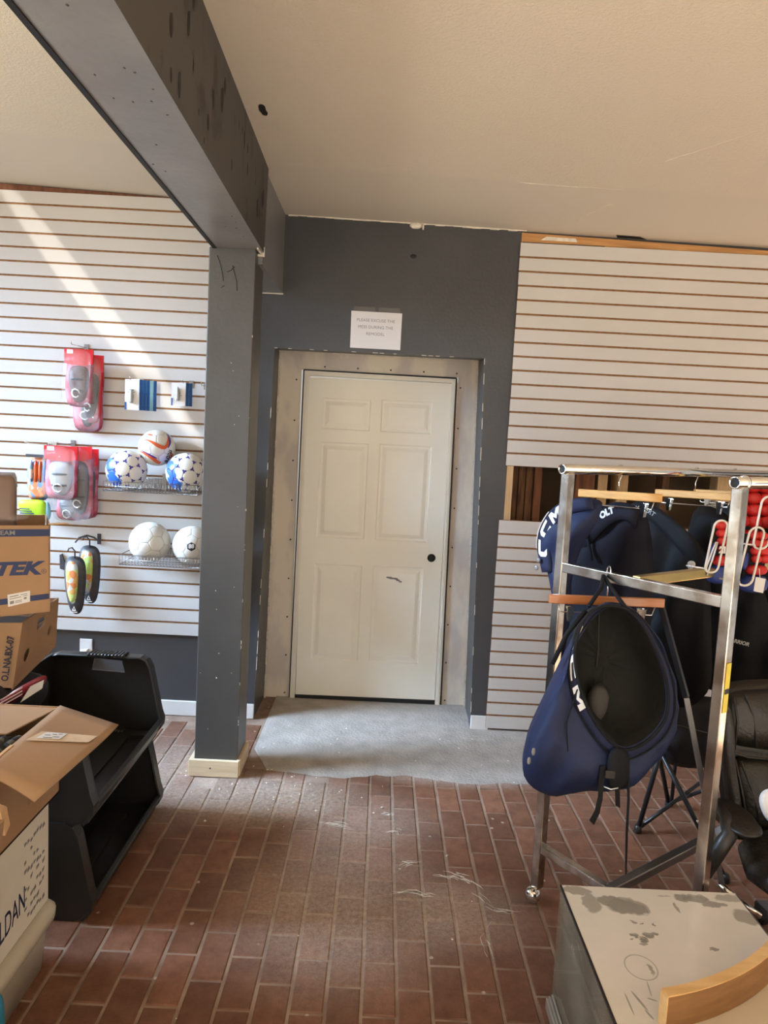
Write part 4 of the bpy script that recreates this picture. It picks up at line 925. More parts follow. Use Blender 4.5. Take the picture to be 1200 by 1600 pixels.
# ---- wall socket with a plug in it
t = thing('wall_socket', 'white wall socket with a plugged-in white adapter', 'socket', (-1.655, D, .345))
MB().box(-1.694, D-.007, .315, -1.622, D, .427).build('cover_plate', 'label', t, bevel=.002)
MB().hexa([(-1.70,D-.05,.315),(-1.635,D-.05,.315),(-1.630,D-.007,.310),(-1.70,D-.007,.310),(-1.675,D-.045,.352),(-1.655,D-.045,.356),(-1.64,D-.007,.375),(-1.69,D-.007,.365)]).build('plug', 'base', t, bevel=.004)

# ================================================================== CLOTHES RACK AND WHAT HANGS ON IT
U = V((.81, .588, 0)).normalized(); N_ = V((U.y, -U.x, 0))         # along the rails; across them
RA, RB = V((.641, 2.49, 0)), V((.641, 2.49, 0)) + N_*.605
rk = thing('clothes_rack', 'chrome double rail clothes rack with square posts, hung with dark sportswear', 'rack', (RA+RB)/2)
ZR = 1.585
for k, (base, ln) in enumerate(((RA, 1.42), (RB, 1.42))):
    a = base - U*.035; b = base + U*ln
    mb = MB()
    def circ(p, r, n=20): return [p + N_*math.cos(2*PI*i/n)*r + V((0,0,1))*math.sin(2*PI*i/n)*r for i in range(n)]
    pa, pb = a+V((0,0,ZR)), b+V((0,0,ZR))
    mb.loft([circ(pa+U*.10, .0135), circ(pa, .0135), circ(pa, .0172), circ(pb, .0172)], False, True)
    r = mb.build('rail', 'chrome', rk)
    MB().loft([circ(pa+U*.004, .0136), circ(pa+U*.0045, .001)], False, True).build('rail_mouth', 'black', r)
    if k == 1: MB().loft([circ(pa+U*.045, .0175), circ(pa+U*.045, .0215), circ(pa+U*.053, .0215), circ(pa+U*.053, .0175)], False, False).build('collar', 'chrome', r)
    for e in (0, 1):
        p0 = base + U*(0 if e == 0 else ln-.05)
        MB().bar(p0+V((0,0,.055)), p0+V((0,0,ZR-.014)), .034, .034, tuple(N_)).build('post', 'wornchrome' if e == 0 else 'chrome', rk, bevel=.003)
        cs = MB().ell(p0+V((-.015,-.008,.030)), .030, .030, .030, 16, 10).build('ball_caster', 'chrome', rk)
        MB().lathe([(.009,0),(.009,.03)], p0+V((0,0,.045)), 10).build('caster_stem', 'wire', cs)
for e in (0, 1):
    a = RA + U*(0 if e == 0 else 1.37); b = RB + U*(0 if e == 0 else 1.37)
    MB().bar(a+V((0,0,1.245)), b+V((0,0,1.245)), .030, .034).build('crossbar', 'wornchrome', rk, bevel=.003)
    MB().bar(a+V((0,0,.210)), b+V((0,0,.210)), .030, .030).build('crossbar', 'wornchrome', rk, bevel=.003)
m_ = (RA+RB)/2
lab(MB().bar(m_+V((0,0,1.250)), m_+U*1.37+V((0,0,1.250)), .030, .032).build('centre_bar', 'brass', rk, bevel=.003), 'yellowed centre bar')
MB().bar(m_+V((0,0,.210)), m_+U*1.37+V((0,0,.210)), .032, .032).build('centre_bar', 'wire', rk, bevel=.003)
f_ = lambda u, v: RB + U*.0+N_*.0178 + U*u + V((0,0,v))
lab(MB().prism([(-.012,.93),(.012,.93),(.012,1.075),(-.012,1.075)], [], f_, N_*.0012).build('sticker', 'yellow', rk), 'yellow sticker')
MB().prism([(-.011,.985),(.011,.985),(.011,1.0),(-.011,1.0)], [], lambda u, v: f_(u, v)+N_*.0011, N_*.0006).build('sticker_print', 'ink', rk)
MB().lathe([(.0001,0),(.009,0),(.009,.012),(.0001,.014)], RB+V((0,0,1.25))+U*.018, 6, 0, U).build('bolt', 'brass', rk)

def on_rail(t): return RA + U*t
def plane(t): return lambda a, b: RA + U*t + N_*a + V((0,0,b))
def hanger(label, c, ax, mat_, w=.36, hook=True, hz=None):
    """flat clip hanger: c centre of the wooden bar, ax its direction, hz height of the rail it hangs from"""
    c = V(c); ax = V(ax).normalized(); q = ax.cross(V((0,0,1)))
    t = thing('clip_hanger', label, 'hanger', c, 'wooden clip hangers on the rack')
    MB().bar(c-ax*w/2, c+ax*w/2, .013, .030).build('wooden_bar', mat_, t, bevel=.003)
    hz = hz or c.z+.09; top = hz+.022
    pth = [c+V((0,0,.012)), c+V((0,0,(top-c.z)*.45))] + [V((c.x, c.y, hz)) + (q*math.cos(a)+V((0,0,1))*math.sin(a))*.021 for a in [PI*1.25-i*PI*1.4/9 for i in range(10)]]
    MB().tube(pth, .002, 6).build('hook', 'chrome', t)
    zc = c.z-.042
    MB().tube([c-ax*w*.42+V((0,0,-.014)), c-ax*w*.40+V((0,0,-.042)), c+ax*w*.40+V((0,0,-.042)), c+ax*w*.42+V((0,0,-.014))], .0022, 6).build('clip_wire', 'chrome', t)
    for s in (-.31, .31):
        p = c+ax*w*s+V((0,0,-.042)); mb = MB()
        for d in (-.005, .005):
            mb.hexa([p-ax*.006+q*d+V((0,0,-.030)), p+ax*.006+q*d+V((0,0,-.030)), p+ax*.006+q*d*1.4+V((0,0,-.030)), p-ax*.006+q*d*1.4+V((0,0,-.030)),
                     p-ax*.012+q*d*2+V((0,0,.020)), p+ax*.012+q*d*2+V((0,0,.020)), p+ax*.012+q*d*2.4+V((0,0,.020)), p-ax*.012+q*d*2.4+V((0,0,.020))])
        mb.build('clip', 'chrome', t)
    return t
for tt, lb in ((.29, 'yellow wooden clip hanger on the rear rail over the navy pants'), (.80, 'yellow wooden clip hanger on the rear rail nearest the front post'), (1.10, 'yellow wooden clip hanger far along the rear rail behind the red gloves')):
    p = on_rail(tt); hanger(lb, (p.x, p.y, 1.493), N_+V((0,0,.035)), 'hanger', hz=ZR+.0)
hanger('reddish wooden clip hanger hooked over the crossbar before the navy pants', (.752, 2.312, 1.168), (1, -.02, .015), 'hanger2', .375, hz=1.262)

def smooth(p, it=1):
    for _ in range(it): p = [q for i in range(len(p)) for q in (((p[i-1][0]+6*p[i][0]+p[(i+1) % len(p)][0])/8, (p[i-1][1]+6*p[i][1]+p[(i+1) % len(p)][1])/8), ((p[i][0]+p[(i+1) % len(p)][0])/2, (p[i][1]+p[(i+1) % len(p)][1])/2))]
    return p
# ---- navy padded pants in front, waist opening towards the room
RIM = [(.701,1.188),(.773,1.184),(.823,1.126),(.862,1.058),(.894,.989),(.908,.919),(.906,.858),(.875,.805),(.829,.766),(.777,.743),(.728,.777),(.684,.832),(.646,.896),(.62,.976),(.61,1.046),(.623,1.116),(.652,1.168)]
SIL = [(.726,1.186),(.808,1.174),(.864,1.119),(.912,1.042),(.946,.959),(.96,.875),(.958,.80),(.93,.723),(.874,.645),(.797,.565),(.691,.577),(.58,.532),(.482,.603),(.50,.712),(.553,.844),(.604,.984),(.669,1.134)]
rim, sil = smooth(RIM, 2), smooth(SIL, 2); nR = len(rim)
cxr = sum(p[0] for p in rim)/nR; cyr = sum(p[1] for p in rim)/nR
def rimY(z): return 2.165 - .05*(1.19-z)/.45
pt = thing('hockey_pants', 'navy padded pants hung from the crossbar, black waist opening facing out', 'pants', (.72, 2.22, .53))
def lp(f): return [f(i) for i in range(nR)]
def lerp2(a, b, q): return (a[0]+(b[0]-a[0])*q, a[1]+(b[1]-a[1])*q)
def bandw(i):
    d = math.hypot(sil[i][0]-rim[i][0], sil[i][1]-rim[i][1]); return min(.55, .036/max(d, .001))
def P3(p, y): return V((p[0], y, p[1]))
band_in = lp(lambda i: P3(rim[i], rimY(rim[i][1])))
band_mid = lp(lambda i: P3(lerp2(rim[i], sil[i], bandw(i)*.5), rimY(rim[i][1])+.002))
band_out = lp(lambda i: P3(lerp2(rim[i], sil[i], bandw(i)), rimY(rim[i][1])+.010))
MB().loft([lp(lambda i: P3(lerp2(rim[i], (cxr,cyr), .03), rimY(rim[i][1])+.006)), band_in, band_mid, band_out, lp(lambda i: P3(lerp2(rim[i], sil[i], bandw(i)*1.02), rimY(rim[i][1])+.018))], False, False).build('waistband', 'navy2', pt)
def fold(i, q, k): return .020*noise.noise(V((i*.35, q*3, k))) + .024*max(0, math.sin(i*.8+1.2*k))*q*(1-q)*2
loops = [lp(lambda i: P3(lerp2(rim[i], sil[i], bandw(i)), rimY(rim[i][1])+.016))]
for q in (.12, .28, .48, .68, .85, .95, 1.0):
    loops.append(lp(lambda i, q=q: P3(lerp2(lerp2(rim[i], sil[i], bandw(i)), sil[i], q), rimY(rim[i][1])+.016 - .035*math.sin(PI*q*.9)*(1-bandw(i)) + .07*q**3 + fold(i, q, 2.3))))
for q, y in ((.97, .12), (.88, .19), (.7, .24), (.35, .26)):
    loops.append(lp(lambda i, q=q, y=y: P3(lerp2((.74,.86), sil[i], q), rimY(rim[i][1])*0 + 2.13 + y)))
MB().loft(loops, False, True).build('shell', 'navy', pt)
cav = [band_in]
for q, y in ((.96, .02), (.93, .06), (.86, .11), (.70, .15), (.40, .165), (.1, .17)):
    cav.append(lp(lambda i, q=q, y=y: P3(lerp2((cxr,cyr), rim[i], q), rimY(rim[i][1])+y+.008*noise.noise(V((i*.5, q*5, 7))))))
MB().loft(cav, False, True).build('waist_lining', 'lining', pt)
MB().tube([p+V((0,-.004,0)) for p in band_in], .005, 6, closed=True).build('rim_piping', 'blacknylon', pt)
MB().tube([p+V((0,-.001,0)) for p in band_out], .003, 5, closed=True).build('band_seam', 'blacknylon', pt)
MB().pillow([(.70,.80),(.685,.86),(.705,.915),(.735,.92),(.765,.885),(.755,.82),(.73,.78)], flat(2.235), (0,-1,0), .03, rings=5).build('kidney_pad', 'greypad', pt)
MB().tube([(.728,2.31,1.17),(.735,2.30,1.0),(.732,2.30,.93)], .002, 5).build('lining_seam', 'greypad', pt)
# brand lettering down the left of the band
ctr = [(band_in[i]+band_out[i])/2 for i in range(nR)]
i0 = min(range(nR), key=lambda i: (rim[i][0]-.640)**2+(rim[i][1]-1.15)**2)
seq = [(i0-k) % nR for k in range(0, 34)]
acc = [0]
for a, b in zip(seq[:-1], seq[1:]): acc.append(acc[-1]+(ctr[b]-ctr[a]).length)
def on_band(u, v):
    k = max(0, min(len(acc)-2, next((j for j in range(len(acc)-1) if acc[j+1] >= u), len(acc)-2)))
    q = (u-acc[k])/(acc[k+1]-acc[k]); a, b = seq[k], seq[k+1]
    p = ctr[a].lerp(ctr[b], q); w = (band_in[a].lerp(band_in[b], q)-band_out[a].lerp(band_out[b], q)).normalized()
    return p + w*v + V((0,-.0045,0))
mb = MB(); blocks(mb, 'CCM', .027, .075, .022, lambda u, v: on_band(.015+u, v-.0135), .3); mb.build('lettering', 'print_', pt)
mb = MB()     # leg seams and creases
for pth in ([(.625,2.125,.93),(.60,2.13,.82),(.615,2.135,.72),(.66,2.14,.66)], [(.60,2.16,.98),(.575,2.15,.86),(.60,2.15,.76)]):
    mb.tube(pth, .0025, 5)
stuff(mb.build('shell_seams', 'blacknylon', pt))
for i, (x, z) in enumerate(((.512,.715),(.500,.685))): MB().ell((x, 2.152, z), .006, .002, .014, 8, 5).build('scuff_mark', 'faint', pt)
# straps, buckle and laces
mb = MB().tube([(.736,2.315,1.25),(.715,2.26,1.22),(.662,2.20,1.172)], .007, 6); mb.build('hanging_strap', 'blacknylon', pt)
MB().tube([(.736,2.315,1.25),(.75,2.25,1.215),(.765,2.17,1.18)], .007, 6).build('hanging_strap', 'blacknylon', pt)
MB().tube([(.650,2.19,1.16),(.60,2.20,1.08),(.565,2.21,.98)], .008, 6).build('side_strap', 'blacknylon', pt)
MB().pillow([(.735,.765),(.79,.76),(.80,.70),(.80,.63),(.74,.62),(.725,.69)], flat(2.110), (0,-1,0), .014).build('front_fly', 'blacknylon', pt)
def ribbon(mb, pts, w):
    L0 = []; L1 = []
    for i, p in enumerate(pts):
        p = V(p); L0.append(p+V((-w/2, 0, .002*i))); L1.append(p+V((w/2, .003, -.002*i)))
    o = [[a, b, b+V((0,.0015,0)), a+V((0,.0015,0))] for a, b in zip(L0, L1)]
    return mb.loft(o, True, True, 0, False)
ribbon(MB(), [(.715,2.105,.70),(.713,2.10,.66),(.714,2.10,.60),(.708,2.10,.555),(.694,2.10,.52)], .016).build('belt_end', 'blacknylon', pt)
ribbon(MB(), [(.762,2.10,.69),(.764,2.10,.63),(.770,2.10,.575)], .016).build('belt_end', 'blacknylon', pt)
MB().tube([(.795,2.11,.68),(.800,2.10,.60),(.803,2.10,.50),(.808,2.10,.42),(.812,2.10,.36)], [.004,.004,.004,.0035,.002], 6).build('lace', 'blacknylon', pt)
MB().box(.722, 2.096, .665, .752, 2.104, .69).build('buckle', 'chairpl', pt, bevel=.002)
MB().tube([(.722,2.1,.638),(.742,2.096,.632),(.765,2.1,.636)], .0018, 5).build('buckle_bar', 'print_', pt)

# ---- garments on the rear rail
def garment(label, t, outline, th, mat_, wob=.05, seed=1, fold=None, group='dark sportswear on the rear rail', tilt=None):
    f = plane(t); c = f(outline[0][0], min(p[1] for p in outline))
    g = thing('hockey_pants', label, 'pants', c, group)
    MB().pillow(outline, f, -U, th, rings=9, wob=wob, seed=seed, back=.5, sub=4, fold=fold).build('shell', mat_, g)
    return g, f
def band(g, f, outer, inner, off, mat_, name='waistband', th=.008):
    o = [p for p in outer]; i_ = [p for p in inner]
    def res(p, n):
        L = [0]
        for a, b in zip(p[:-1], p[1:]): L.append(L[-1]+math.hypot(b[0]-a[0], b[1]-a[1]))
        out = []
        for k in range(n):
            s = L[-1]*k/(n-1); j = max(0, min(len(p)-2, next((q for q in range(len(p)-1) if L[q+1] >= s-1e-9), len(p)-2)))
            w = (s-L[j])/(L[j+1]-L[j]); out.append((p[j][0]+(p[j+1][0]-p[j][0])*w, p[j][1]+(p[j+1][1]-p[j][1])*w))
        return out
    n = 22; A, B = res(o, n), res(i_, n)
    for _ in range(2):
        A = [A[0]]+[((A[k-1][0]+2*A[k][0]+A[k+1][0])/4, (A[k-1][1]+2*A[k][1]+A[k+1][1])/4) for k in range(1, n-1)]+[A[-1]]
        B = [B[0]]+[((B[k-1][0]+2*B[k][0]+B[k+1][0])/4, (B[k-1][1]+2*B[k][1]+B[k+1][1])/4) for k in range(1, n-1)]+[B[-1]]
    def at(k, q, h): 
        p = lerp2(A[k], B[k], q); return f(p[0], p[1]) - U*(off+h)
    loops = [[at(k, 0, -th), at(k, .02, .6*th), at(k, .3, th), at(k, .7, th), at(k, .98, .6*th), at(k, 1, -th)] for k in range(n)]
    MB().loft(loops, True, True).build(name, mat_, g)
    C_ = [lerp2(a, b, .5) for a, b in zip(A, B)]; acc = [0]
    for a, b in zip(C_[:-1], C_[1:]): acc.append(acc[-1]+math.hypot(b[0]-a[0], b[1]-a[1]))
    def on(u, v):
        k = max(0, min(n-2, next((j for j in range(n-1) if acc[j+1] >= u), n-2))); q = (u-acc[k])/(acc[k+1]-acc[k])
        p = lerp2(C_[k], C_[k+1], q); d = ((C_[k+1][0]-C_[k][0])/(acc[k+1]-acc[k]), (C_[k+1][1]-C_[k][1])/(acc[k+1]-acc[k]))
        return f(p[0]-d[1]*v, p[1]+d[0]*v) - U*(off+th+.0015)
    return on, acc[-1]
g1, f1 = garment('navy pants leftmost on the rear rail, white letters on the band', .13, [(.06,1.480),(-.01,1.485),(-.054,1.475),(-.117,1.445),(-.165,1.397),(-.197,1.327),(-.192,1.271),(-.165,1.20),(-.14,1.12),(-.12,1.0),(-.10,.871),(-.06,.871),(-.055,1.0),(-.065,1.15),(-.045,1.26),(-.005,1.34),(.04,1.41)], .050, 'navy', .05, 2)
on, ln = band(g1, f1, [(-.155,1.19),(-.190,1.272),(-.195,1.33),(-.163,1.40),(-.115,1.449),(-.05,1.48),(.03,1.49)], [(-.105,1.20),(-.125,1.27),(-.125,1.33),(-.105,1.37),(-.07,1.41),(-.02,1.435),(.05,1.45)], .045, 'navy2')
mb = MB(); blocks(mb, 'CCM', .040, .058, .016, lambda u, v: on(.055+u, v-.020), .2); mb.build('lettering', 'print_', g1)
mb = MB(); mb.tube([on(.09+i*.012, .028) for i in range(12)], .002, 5); mb.build('edge_piping', 'print_', g1)
for k, (a, b) in enumerate(((-.165,1.235),(-.172,1.205))): MB().lathe([(.0055,0),(.009,0),(.009,.004),(.0055,.004)], f1(a, b)-U*.06, 12, 0, -U).build('eyelet', 'wire', g1)
MB().prism([(-.085,1.07),(-.06,1.08),(-.045,1.0),(-.065,.97),(-.05,.93),(-.075,.90),(-.08,.96),(-.068,1.0)], [], lambda a, b: f1(a, b)-U*.062, -U*.002).build('white_side_panel', 'print_', g1)
fold2 = lambda x, y: .02*math.sin((x+.25*(y-1.2))*26)
g2, f2 = garment('dark navy pants with an arched band, middle of the rear rail', .36, [(-.285,1.10),(-.266,1.216),(-.211,1.316),(-.112,1.418),(-.042,1.450),(.028,1.452),(.085,1.43),(.12,1.30),(.14,1.091),(.13,.90),(.118,.72),(-.05,.69),(-.261,.72),(-.29,.90)], .05, 'bluenylon', .04, 3, fold2)
on, ln = band(g2, f2, [(-.31,1.10),(-.280,1.216),(-.220,1.325),(-.115,1.430),(-.042,1.468),(.030,1.470),(.075,1.450)], [(-.275,1.062),(-.205,1.190),(-.12,1.300),(-.04,1.385),(.012,1.412),(.040,1.405),(.065,1.375)], .045, 'bluenylon')
mb = MB(); text(mb, 'OLT', .034, lambda u, v: on(ln*.70+u*1.0, v-.004), shear=.1, bold=.0022); mb.build('lettering', 'print_', g2)
lab(MB().tube([f2(-.15+.05*i/4, 1.38-.14*i/4-.01)-U*.06 for i in range(5)], .006, 6).build('inner_cord', 'bluenylon', g2), 'dark cord')
fold3 = lambda x, y: .025*math.sin((x-.20*(y-1.2))*34)
g3, f3 = garment('black pants with a grey lettered band, right of the navy ones', .75, [(-.27,1.385),(-.21,1.43),(-.155,1.436),(-.03,1.375),(.076,1.300),(.125,1.225),(.15,1.0),(.185,.74),(.10,.62),(-.07,.60),(-.22,.62),(-.28,.80),(-.31,1.1)], .05, 'blacknylon', .03, 4, fold3)
on, ln = band(g3, f3, [(-.27,1.405),(-.21,1.45),(-.155,1.455),(-.03,1.395),(.080,1.318),(.135,1.225)], [(-.25,1.36),(-.20,1.385),(-.15,1.385),(-.06,1.33),(.03,1.255),(.085,1.17)], .045, 'blacknylon')
mb = MB(); text(mb, 'COVERT', .028, lambda u, v: on(ln*.12+u*1.0, v-.006), shear=.1, bold=.0004); mb.build('lettering', 'greyprint', g3)
lab(MB().pillow([(.06,1.235),(.095,1.24),(.10,1.215),(.065,1.195)], lambda a, b: f3(a, b)-U*.062, -U, .004).build('white_mark', 'print_', g3), 'white mark')
g4, f4 = garment('black pants hung behind the red and blue gloves', 1.06, [(-.16,1.44),(-.03,1.43),(.056,1.37),(.13,1.25),(.20,1.10),(.28,.90),(.29,.714),(.15,.63),(-.02,.62),(-.15,.65),(-.2,1.0)], .055, 'blacknylon', .05, 5, fold3)
mb = MB(); text(mb, 'WARRIOR', .022, lambda u, v: f4(.10+u, .885+v)-U*.094, shear=.3, bold=.001); mb.build('lettering', 'print_', g4)
g5, f5 = garment('black pants farthest right on the rear rail', 1.30, [(-.2,1.45),(0,1.45),(.15,1.36),(.26,1.15),(.33,.9),(.33,.68),(.1,.62),(-.15,.66),(-.22,1.0)], .05, 'blacknylon', .05, 6, fold2)

t = thing('pole', 'thin dark pole leaning behind the front navy pants, paler lower down', 'pole', (1.30, 2.3, 0))
pa_, pb_, pc_ = V((1.055, 2.62, 1.098)), V((1.147, 2.546, .777)), V((1.345, 2.50, .012))
MB().bar(pa_, pb_, .022, .018).build('upper_shaft', 'campt', t); MB().bar(pb_, pc_, .022, .018).build('lower_shaft', 'wire', t)
# ---- gloves and their wire loops
def glove(label, x, y, z, sc=1., cols=3, flip=1, mats=('gred','gblue','gred')):
    g = thing('hockey_glove', label, 'glove', (x, y, z-.15*sc), 'padded hockey gloves by the rack')
    for c_ in range(cols):
        for r in range(4):
            q = x + (c_-(cols-1)/2)*.048*sc + .006*r*flip; h = z + (.115-.045*r)*sc
            MB().pillow(ring(q, h, .036*sc, 12, .027*sc), flat(y), (-.15*flip,-1,.1), .026*sc, rings=4, back=.5).build('finger_roll', mats[0], g)
    MB().pillow([(x-.06*sc,z-.055*sc),(x+.075*sc,z-.05*sc),(x+.08*sc,z-.115*sc),(x-.055*sc,z-.12*sc)], flat(y), (0,-1,0), .035*sc, rings=5).build('back_roll', mats[0], g)
    MB().pillow([(x-.07*sc,z-.11*sc),(x+.085*sc,z-.11*sc),(x+.10*sc,z-.21*sc),(x,z-.225*sc),(x-.085*sc,z-.21*sc)], flat(y+.005), (0,-1,0), .045*sc, rings=5).build('cuff', mats[1], g)
    MB().pillow([(x-.085*sc,z+.0),(x-.05*sc,z+.03*sc),(x-.045*sc,z-.06*sc),(x-.07*sc,z-.10*sc),(x-.095*sc,z-.06*sc)], flat(y-.01), (-.5,-1,0), .03*sc, rings=5).build('thumb', mats[2], g)
    MB().box(x-.065*sc, y+.004, z-.2*sc, x+.06*sc, y+.02, z+.12*sc).build('palm', 'blacknylon', g)
    return g
g = glove('red padded glove at the top right, behind the front rack post', 1.475, 2.86, 1.425, 1.02)
mb = MB(); text(mb, 'CCM', .024, lambda u, v: V((1.435+u, 2.805, 1.235+v)), shear=.2, bold=.0012); mb.build('lettering', 'print_', g)
glove('red padded glove half cut by the right picture edge', 1.61, 2.80, 1.44, 1.0)
g = glove('small red and blue glove left of the front rack post', 1.205, 2.50, 1.345, .62, 2, 1, ('gred', 'gblue', 'gblue'))
mb = MB(); text(mb, '2IS', .030, lambda u, v: V((1.175+u, 2.462, 1.325+v)), bold=.002); mb.build('lettering', 'print_', g)
mb = MB(); mb.tube([(1.165,2.47,1.36),(1.150,2.46,1.33),(1.13,2.46,1.25)], .003, 5); mb.tube([(1.170,2.47,1.36),(1.155,2.455,1.32),(1.138,2.455,1.245)], .003, 5); stuff(mb.build('tag_cord', 'print_', g))
glove('blue glove with a red tab at the right picture edge', 1.35, 2.55, 1.31, .62, 2, 1, ('gred', 'gblue', 'gblue'))
MB()
def loop(label, x, y, z, w, h, tilt):
    t = thing('glove_loop', label, 'wire hook', (x, y, z-h/2), 'white wire loops')
    MB().tube([V((x + a + tilt*b, y, z+b)) for a, b in rrect(-w/2, -h/2, w/2, h/2, w*.48, 5)], .0038, 7, closed=True).build('loop', 'whitewire', t)
    MB().tube([(x-w*.3+tilt*-h/2, y, z-h/2+.012), (x-w*.3-.06, y+.05, z-h/2+.012)], .003, 6).build('loop_arm', 'whitewire', t)
    return t
loop('white wire loop standing left of the front rack post', 1.134, 2.40, 1.353, .044, .178, .12)
loop('white wire loop standing right of the front rack post', 1.254, 2.40, 1.325, .050, .200, .14)
loop('white wire loop hung before the red gloves at the right edge', 1.30, 2.42, 1.44, .05, .18, .1)
for nm, x, z in (('left', 1.235, 1.225), ('right', 1.33, 1.225)):
    t = thing('price_tag', 'white paper tag hanging under the %s glove by the rack post' % nm, 'tag', (x, 2.5, z-.03))
    MB().prism([(x-.018,z-.03),(x+.016,z-.036),(x+.02,z+.015),(x-.015,z+.02)], [], flat(2.47), (0,.001,0)).build('tag_card', 'label', t)
    MB().tube([(x, 2.47, z+.015), (x-.004, 2.475, z+.05)], .0012, 4).build('string', 'print_', t)

# ================================================================== CAMP CHAIR, OFFICE CHAIR, GLASS CASE
t = thing('camp_chair', 'black folding camp chair under the hanging pants', 'chair', (1.35, 3.0, 0))
for a, b in (((1.195,3.0,.012),(1.262,2.95,.50)), ((1.429,3.25,.012),(1.255,3.10,.48)), ((1.177,2.90,.49),(1.42,2.66,.012)), ((1.60,3.0,.012),(1.45,2.75,.5))):
    MB().tube([a, b], .0105, 10).build('leg', 'campt', t)
for a, b in (((1.203,3.0,.025),(1.549,3.15,.196)), ((1.438,3.25,.018),(1.50,2.95,.26)), ((1.420,3.2,.42),(1.424,3.21,.03))):
    MB().tube([a, b], .0085, 8).build('brace', 'campt', t)
for x, y in ((1.195,3.0),(1.429,3.25),(1.42,2.66),(1.60,3.0)):
    MB().lathe([(.016,0),(.018,.004),(.014,.03),(.011,.034)], (x, y, .002), 12).build('foot', 'chairpl', t)
MB().lathe([(.0001,0),(.007,0),(.007,.024),(.0001,.024)], (1.327,2.76,.20), 8, 0, (.2,-1,0)).build('rivet', 'chrome', t)
MB().pillow([(1.165,.60),(1.19,.44),(1.24,.36),(1.323,.335),(1.433,.336),(1.564,.394),(1.62,.52),(1.60,.64),(1.40,.655),(1.20,.65)], flat(2.93), (0,-1,0), .05, wob=.03, seed=4).build('fabric_seat', 'campf', t)
MB().tube([(1.165,2.88,.58),(1.27,2.87,.545),(1.40,2.86,.52)], .003, 5).build('edge_cord', 'greypad', t)

t = thing('office_chair', 'dark brown leather office chair at the right edge beside the rack', 'chair', (1.42, 2.15, 0))
def lean(Y, k=.16): return lambda u, v: (u, Y+(v-.45)*k, v)
bk = MB().pillow([(1.172,.860),(1.20,.882),(1.24,.893),(1.33,.905),(1.50,.905),(1.63,.88),(1.66,.80),(1.65,.55),(1.62,.40),(1.42,.36),(1.245,.36),(1.212,.45),(1.185,.60),(1.172,.70),(1.166,.78)], lean(2.33), (0,-1,.16), .035, rings=6).build('backrest', 'leather', t)
MB().pillow([(1.185,.85),(1.24,.875),(1.42,.885),(1.60,.87),(1.63,.78),(1.60,.685),(1.42,.67),(1.245,.685),(1.195,.71),(1.18,.78)], lean(2.300), (0,-1,.16), .045, rings=6, wob=.01).build('head_cushion', 'leather', bk)
MB().pillow([(1.215,.665),(1.42,.655),(1.60,.665),(1.62,.55),(1.59,.42),(1.42,.385),(1.27,.40),(1.235,.50),(1.21,.60)], lean(2.300), (0,-1,.16), .05, rings=6, wob=.01).build('lumbar_cushion', 'leather', bk)
MB().pillow([(1.172,.86),(1.20,.87),(1.215,.80),(1.212,.70),(1.235,.55),(1.265,.40),(1.24,.38),(1.205,.47),(1.182,.62),(1.166,.76)], lean(2.288), (0,-1,.16), .035, rings=5).build('side_bolster', 'leather', bk)
mb = MB()
for pth in ([(1.245,.875),(1.275,.80),(1.285,.70)], [(1.235,.655),(1.28,.55),(1.315,.40)], [(1.19,.685),(1.26,.668),(1.42,.66)], [(1.208,.86),(1.222,.78),(1.213,.69)], [(1.216,.66),(1.245,.54),(1.272,.40)]):
    p = smooth([(a, b) for a, b in pth], 0); mb.tube([V(lean(2.262)(a, b)) for a, b in p], .004, 6)
stuff(mb.build('seam_piping', 'chairpl', bk))
MB().pillow([(1.14,.44),(1.20,.475),(1.42,.48),(1.64,.475),(1.68,.44),(1.66,.37),(1.42,.355),(1.16,.37)], flat(2.05), (0,-1,0), .24, rings=7, back=.9).build('seat_cushion', 'leather', t)
for sx in (1.092, 1.70):
    a = MB().tube([(sx+.045,2.28,.36),(sx,2.20,.33),(sx-.028,2.12,.37),(sx-.024,2.07,.46),(sx+.005,2.06,.525),(sx+.02,2.12,.548),(sx+.03,2.26,.552)], [.018,.022,.025,.026,.024,.02,.018], 10).build('armrest', 'chairpl', t)
    MB().pillow([(sx-.012,.548),(sx+.04,.562),(sx+.09,.560),(sx+.125,.545),(sx+.09,.524),(sx,.520)], flat(2.14), (0,-1,0), .12, rings=6, back=.9).build('arm_pad', 'leather', a)
MB().tube([(1.075,2.05,.375),(1.12,2.02,.345),(1.18,2.0,.31)], .010, 8).build('chrome_strut', 'chrome', t)
MB().lathe([(.028,.08),(.028,.25),(.022,.25),(.022,.37)], (1.42,2.15,0), 14).build('gas_lift', 'chairpl', t)
for k in range(5):
    a = .3+k*2*PI/5; e = V((1.42+.27*math.cos(a), 2.15+.27*math.sin(a), .075))
    MB().bar((1.42,2.15,.10), e, .045, .03).build('base_arm', 'chairpl', t, bevel=.006)
    MB().lathe([(.0001,-.02),(.028,-.02),(.028,.02),(.0001,.02)], e-V((0,0,.045)), 14, 0, (math.sin(a),-math.cos(a),0)).build('caster', 'chairpl', t)
t = thing('plastic_tray', 'white plastic piece standing on the chair at the right edge', 'tray', (1.23, 2.04, .56))
MB().pillow([(1.170,.675),(1.20,.688),(1.30,.70),(1.30,.56),(1.22,.565),(1.185,.595),(1.163,.645)], flat(2.045), (-.2,-1,0), .015, rings=5).build('tray_shell', 'base', t)

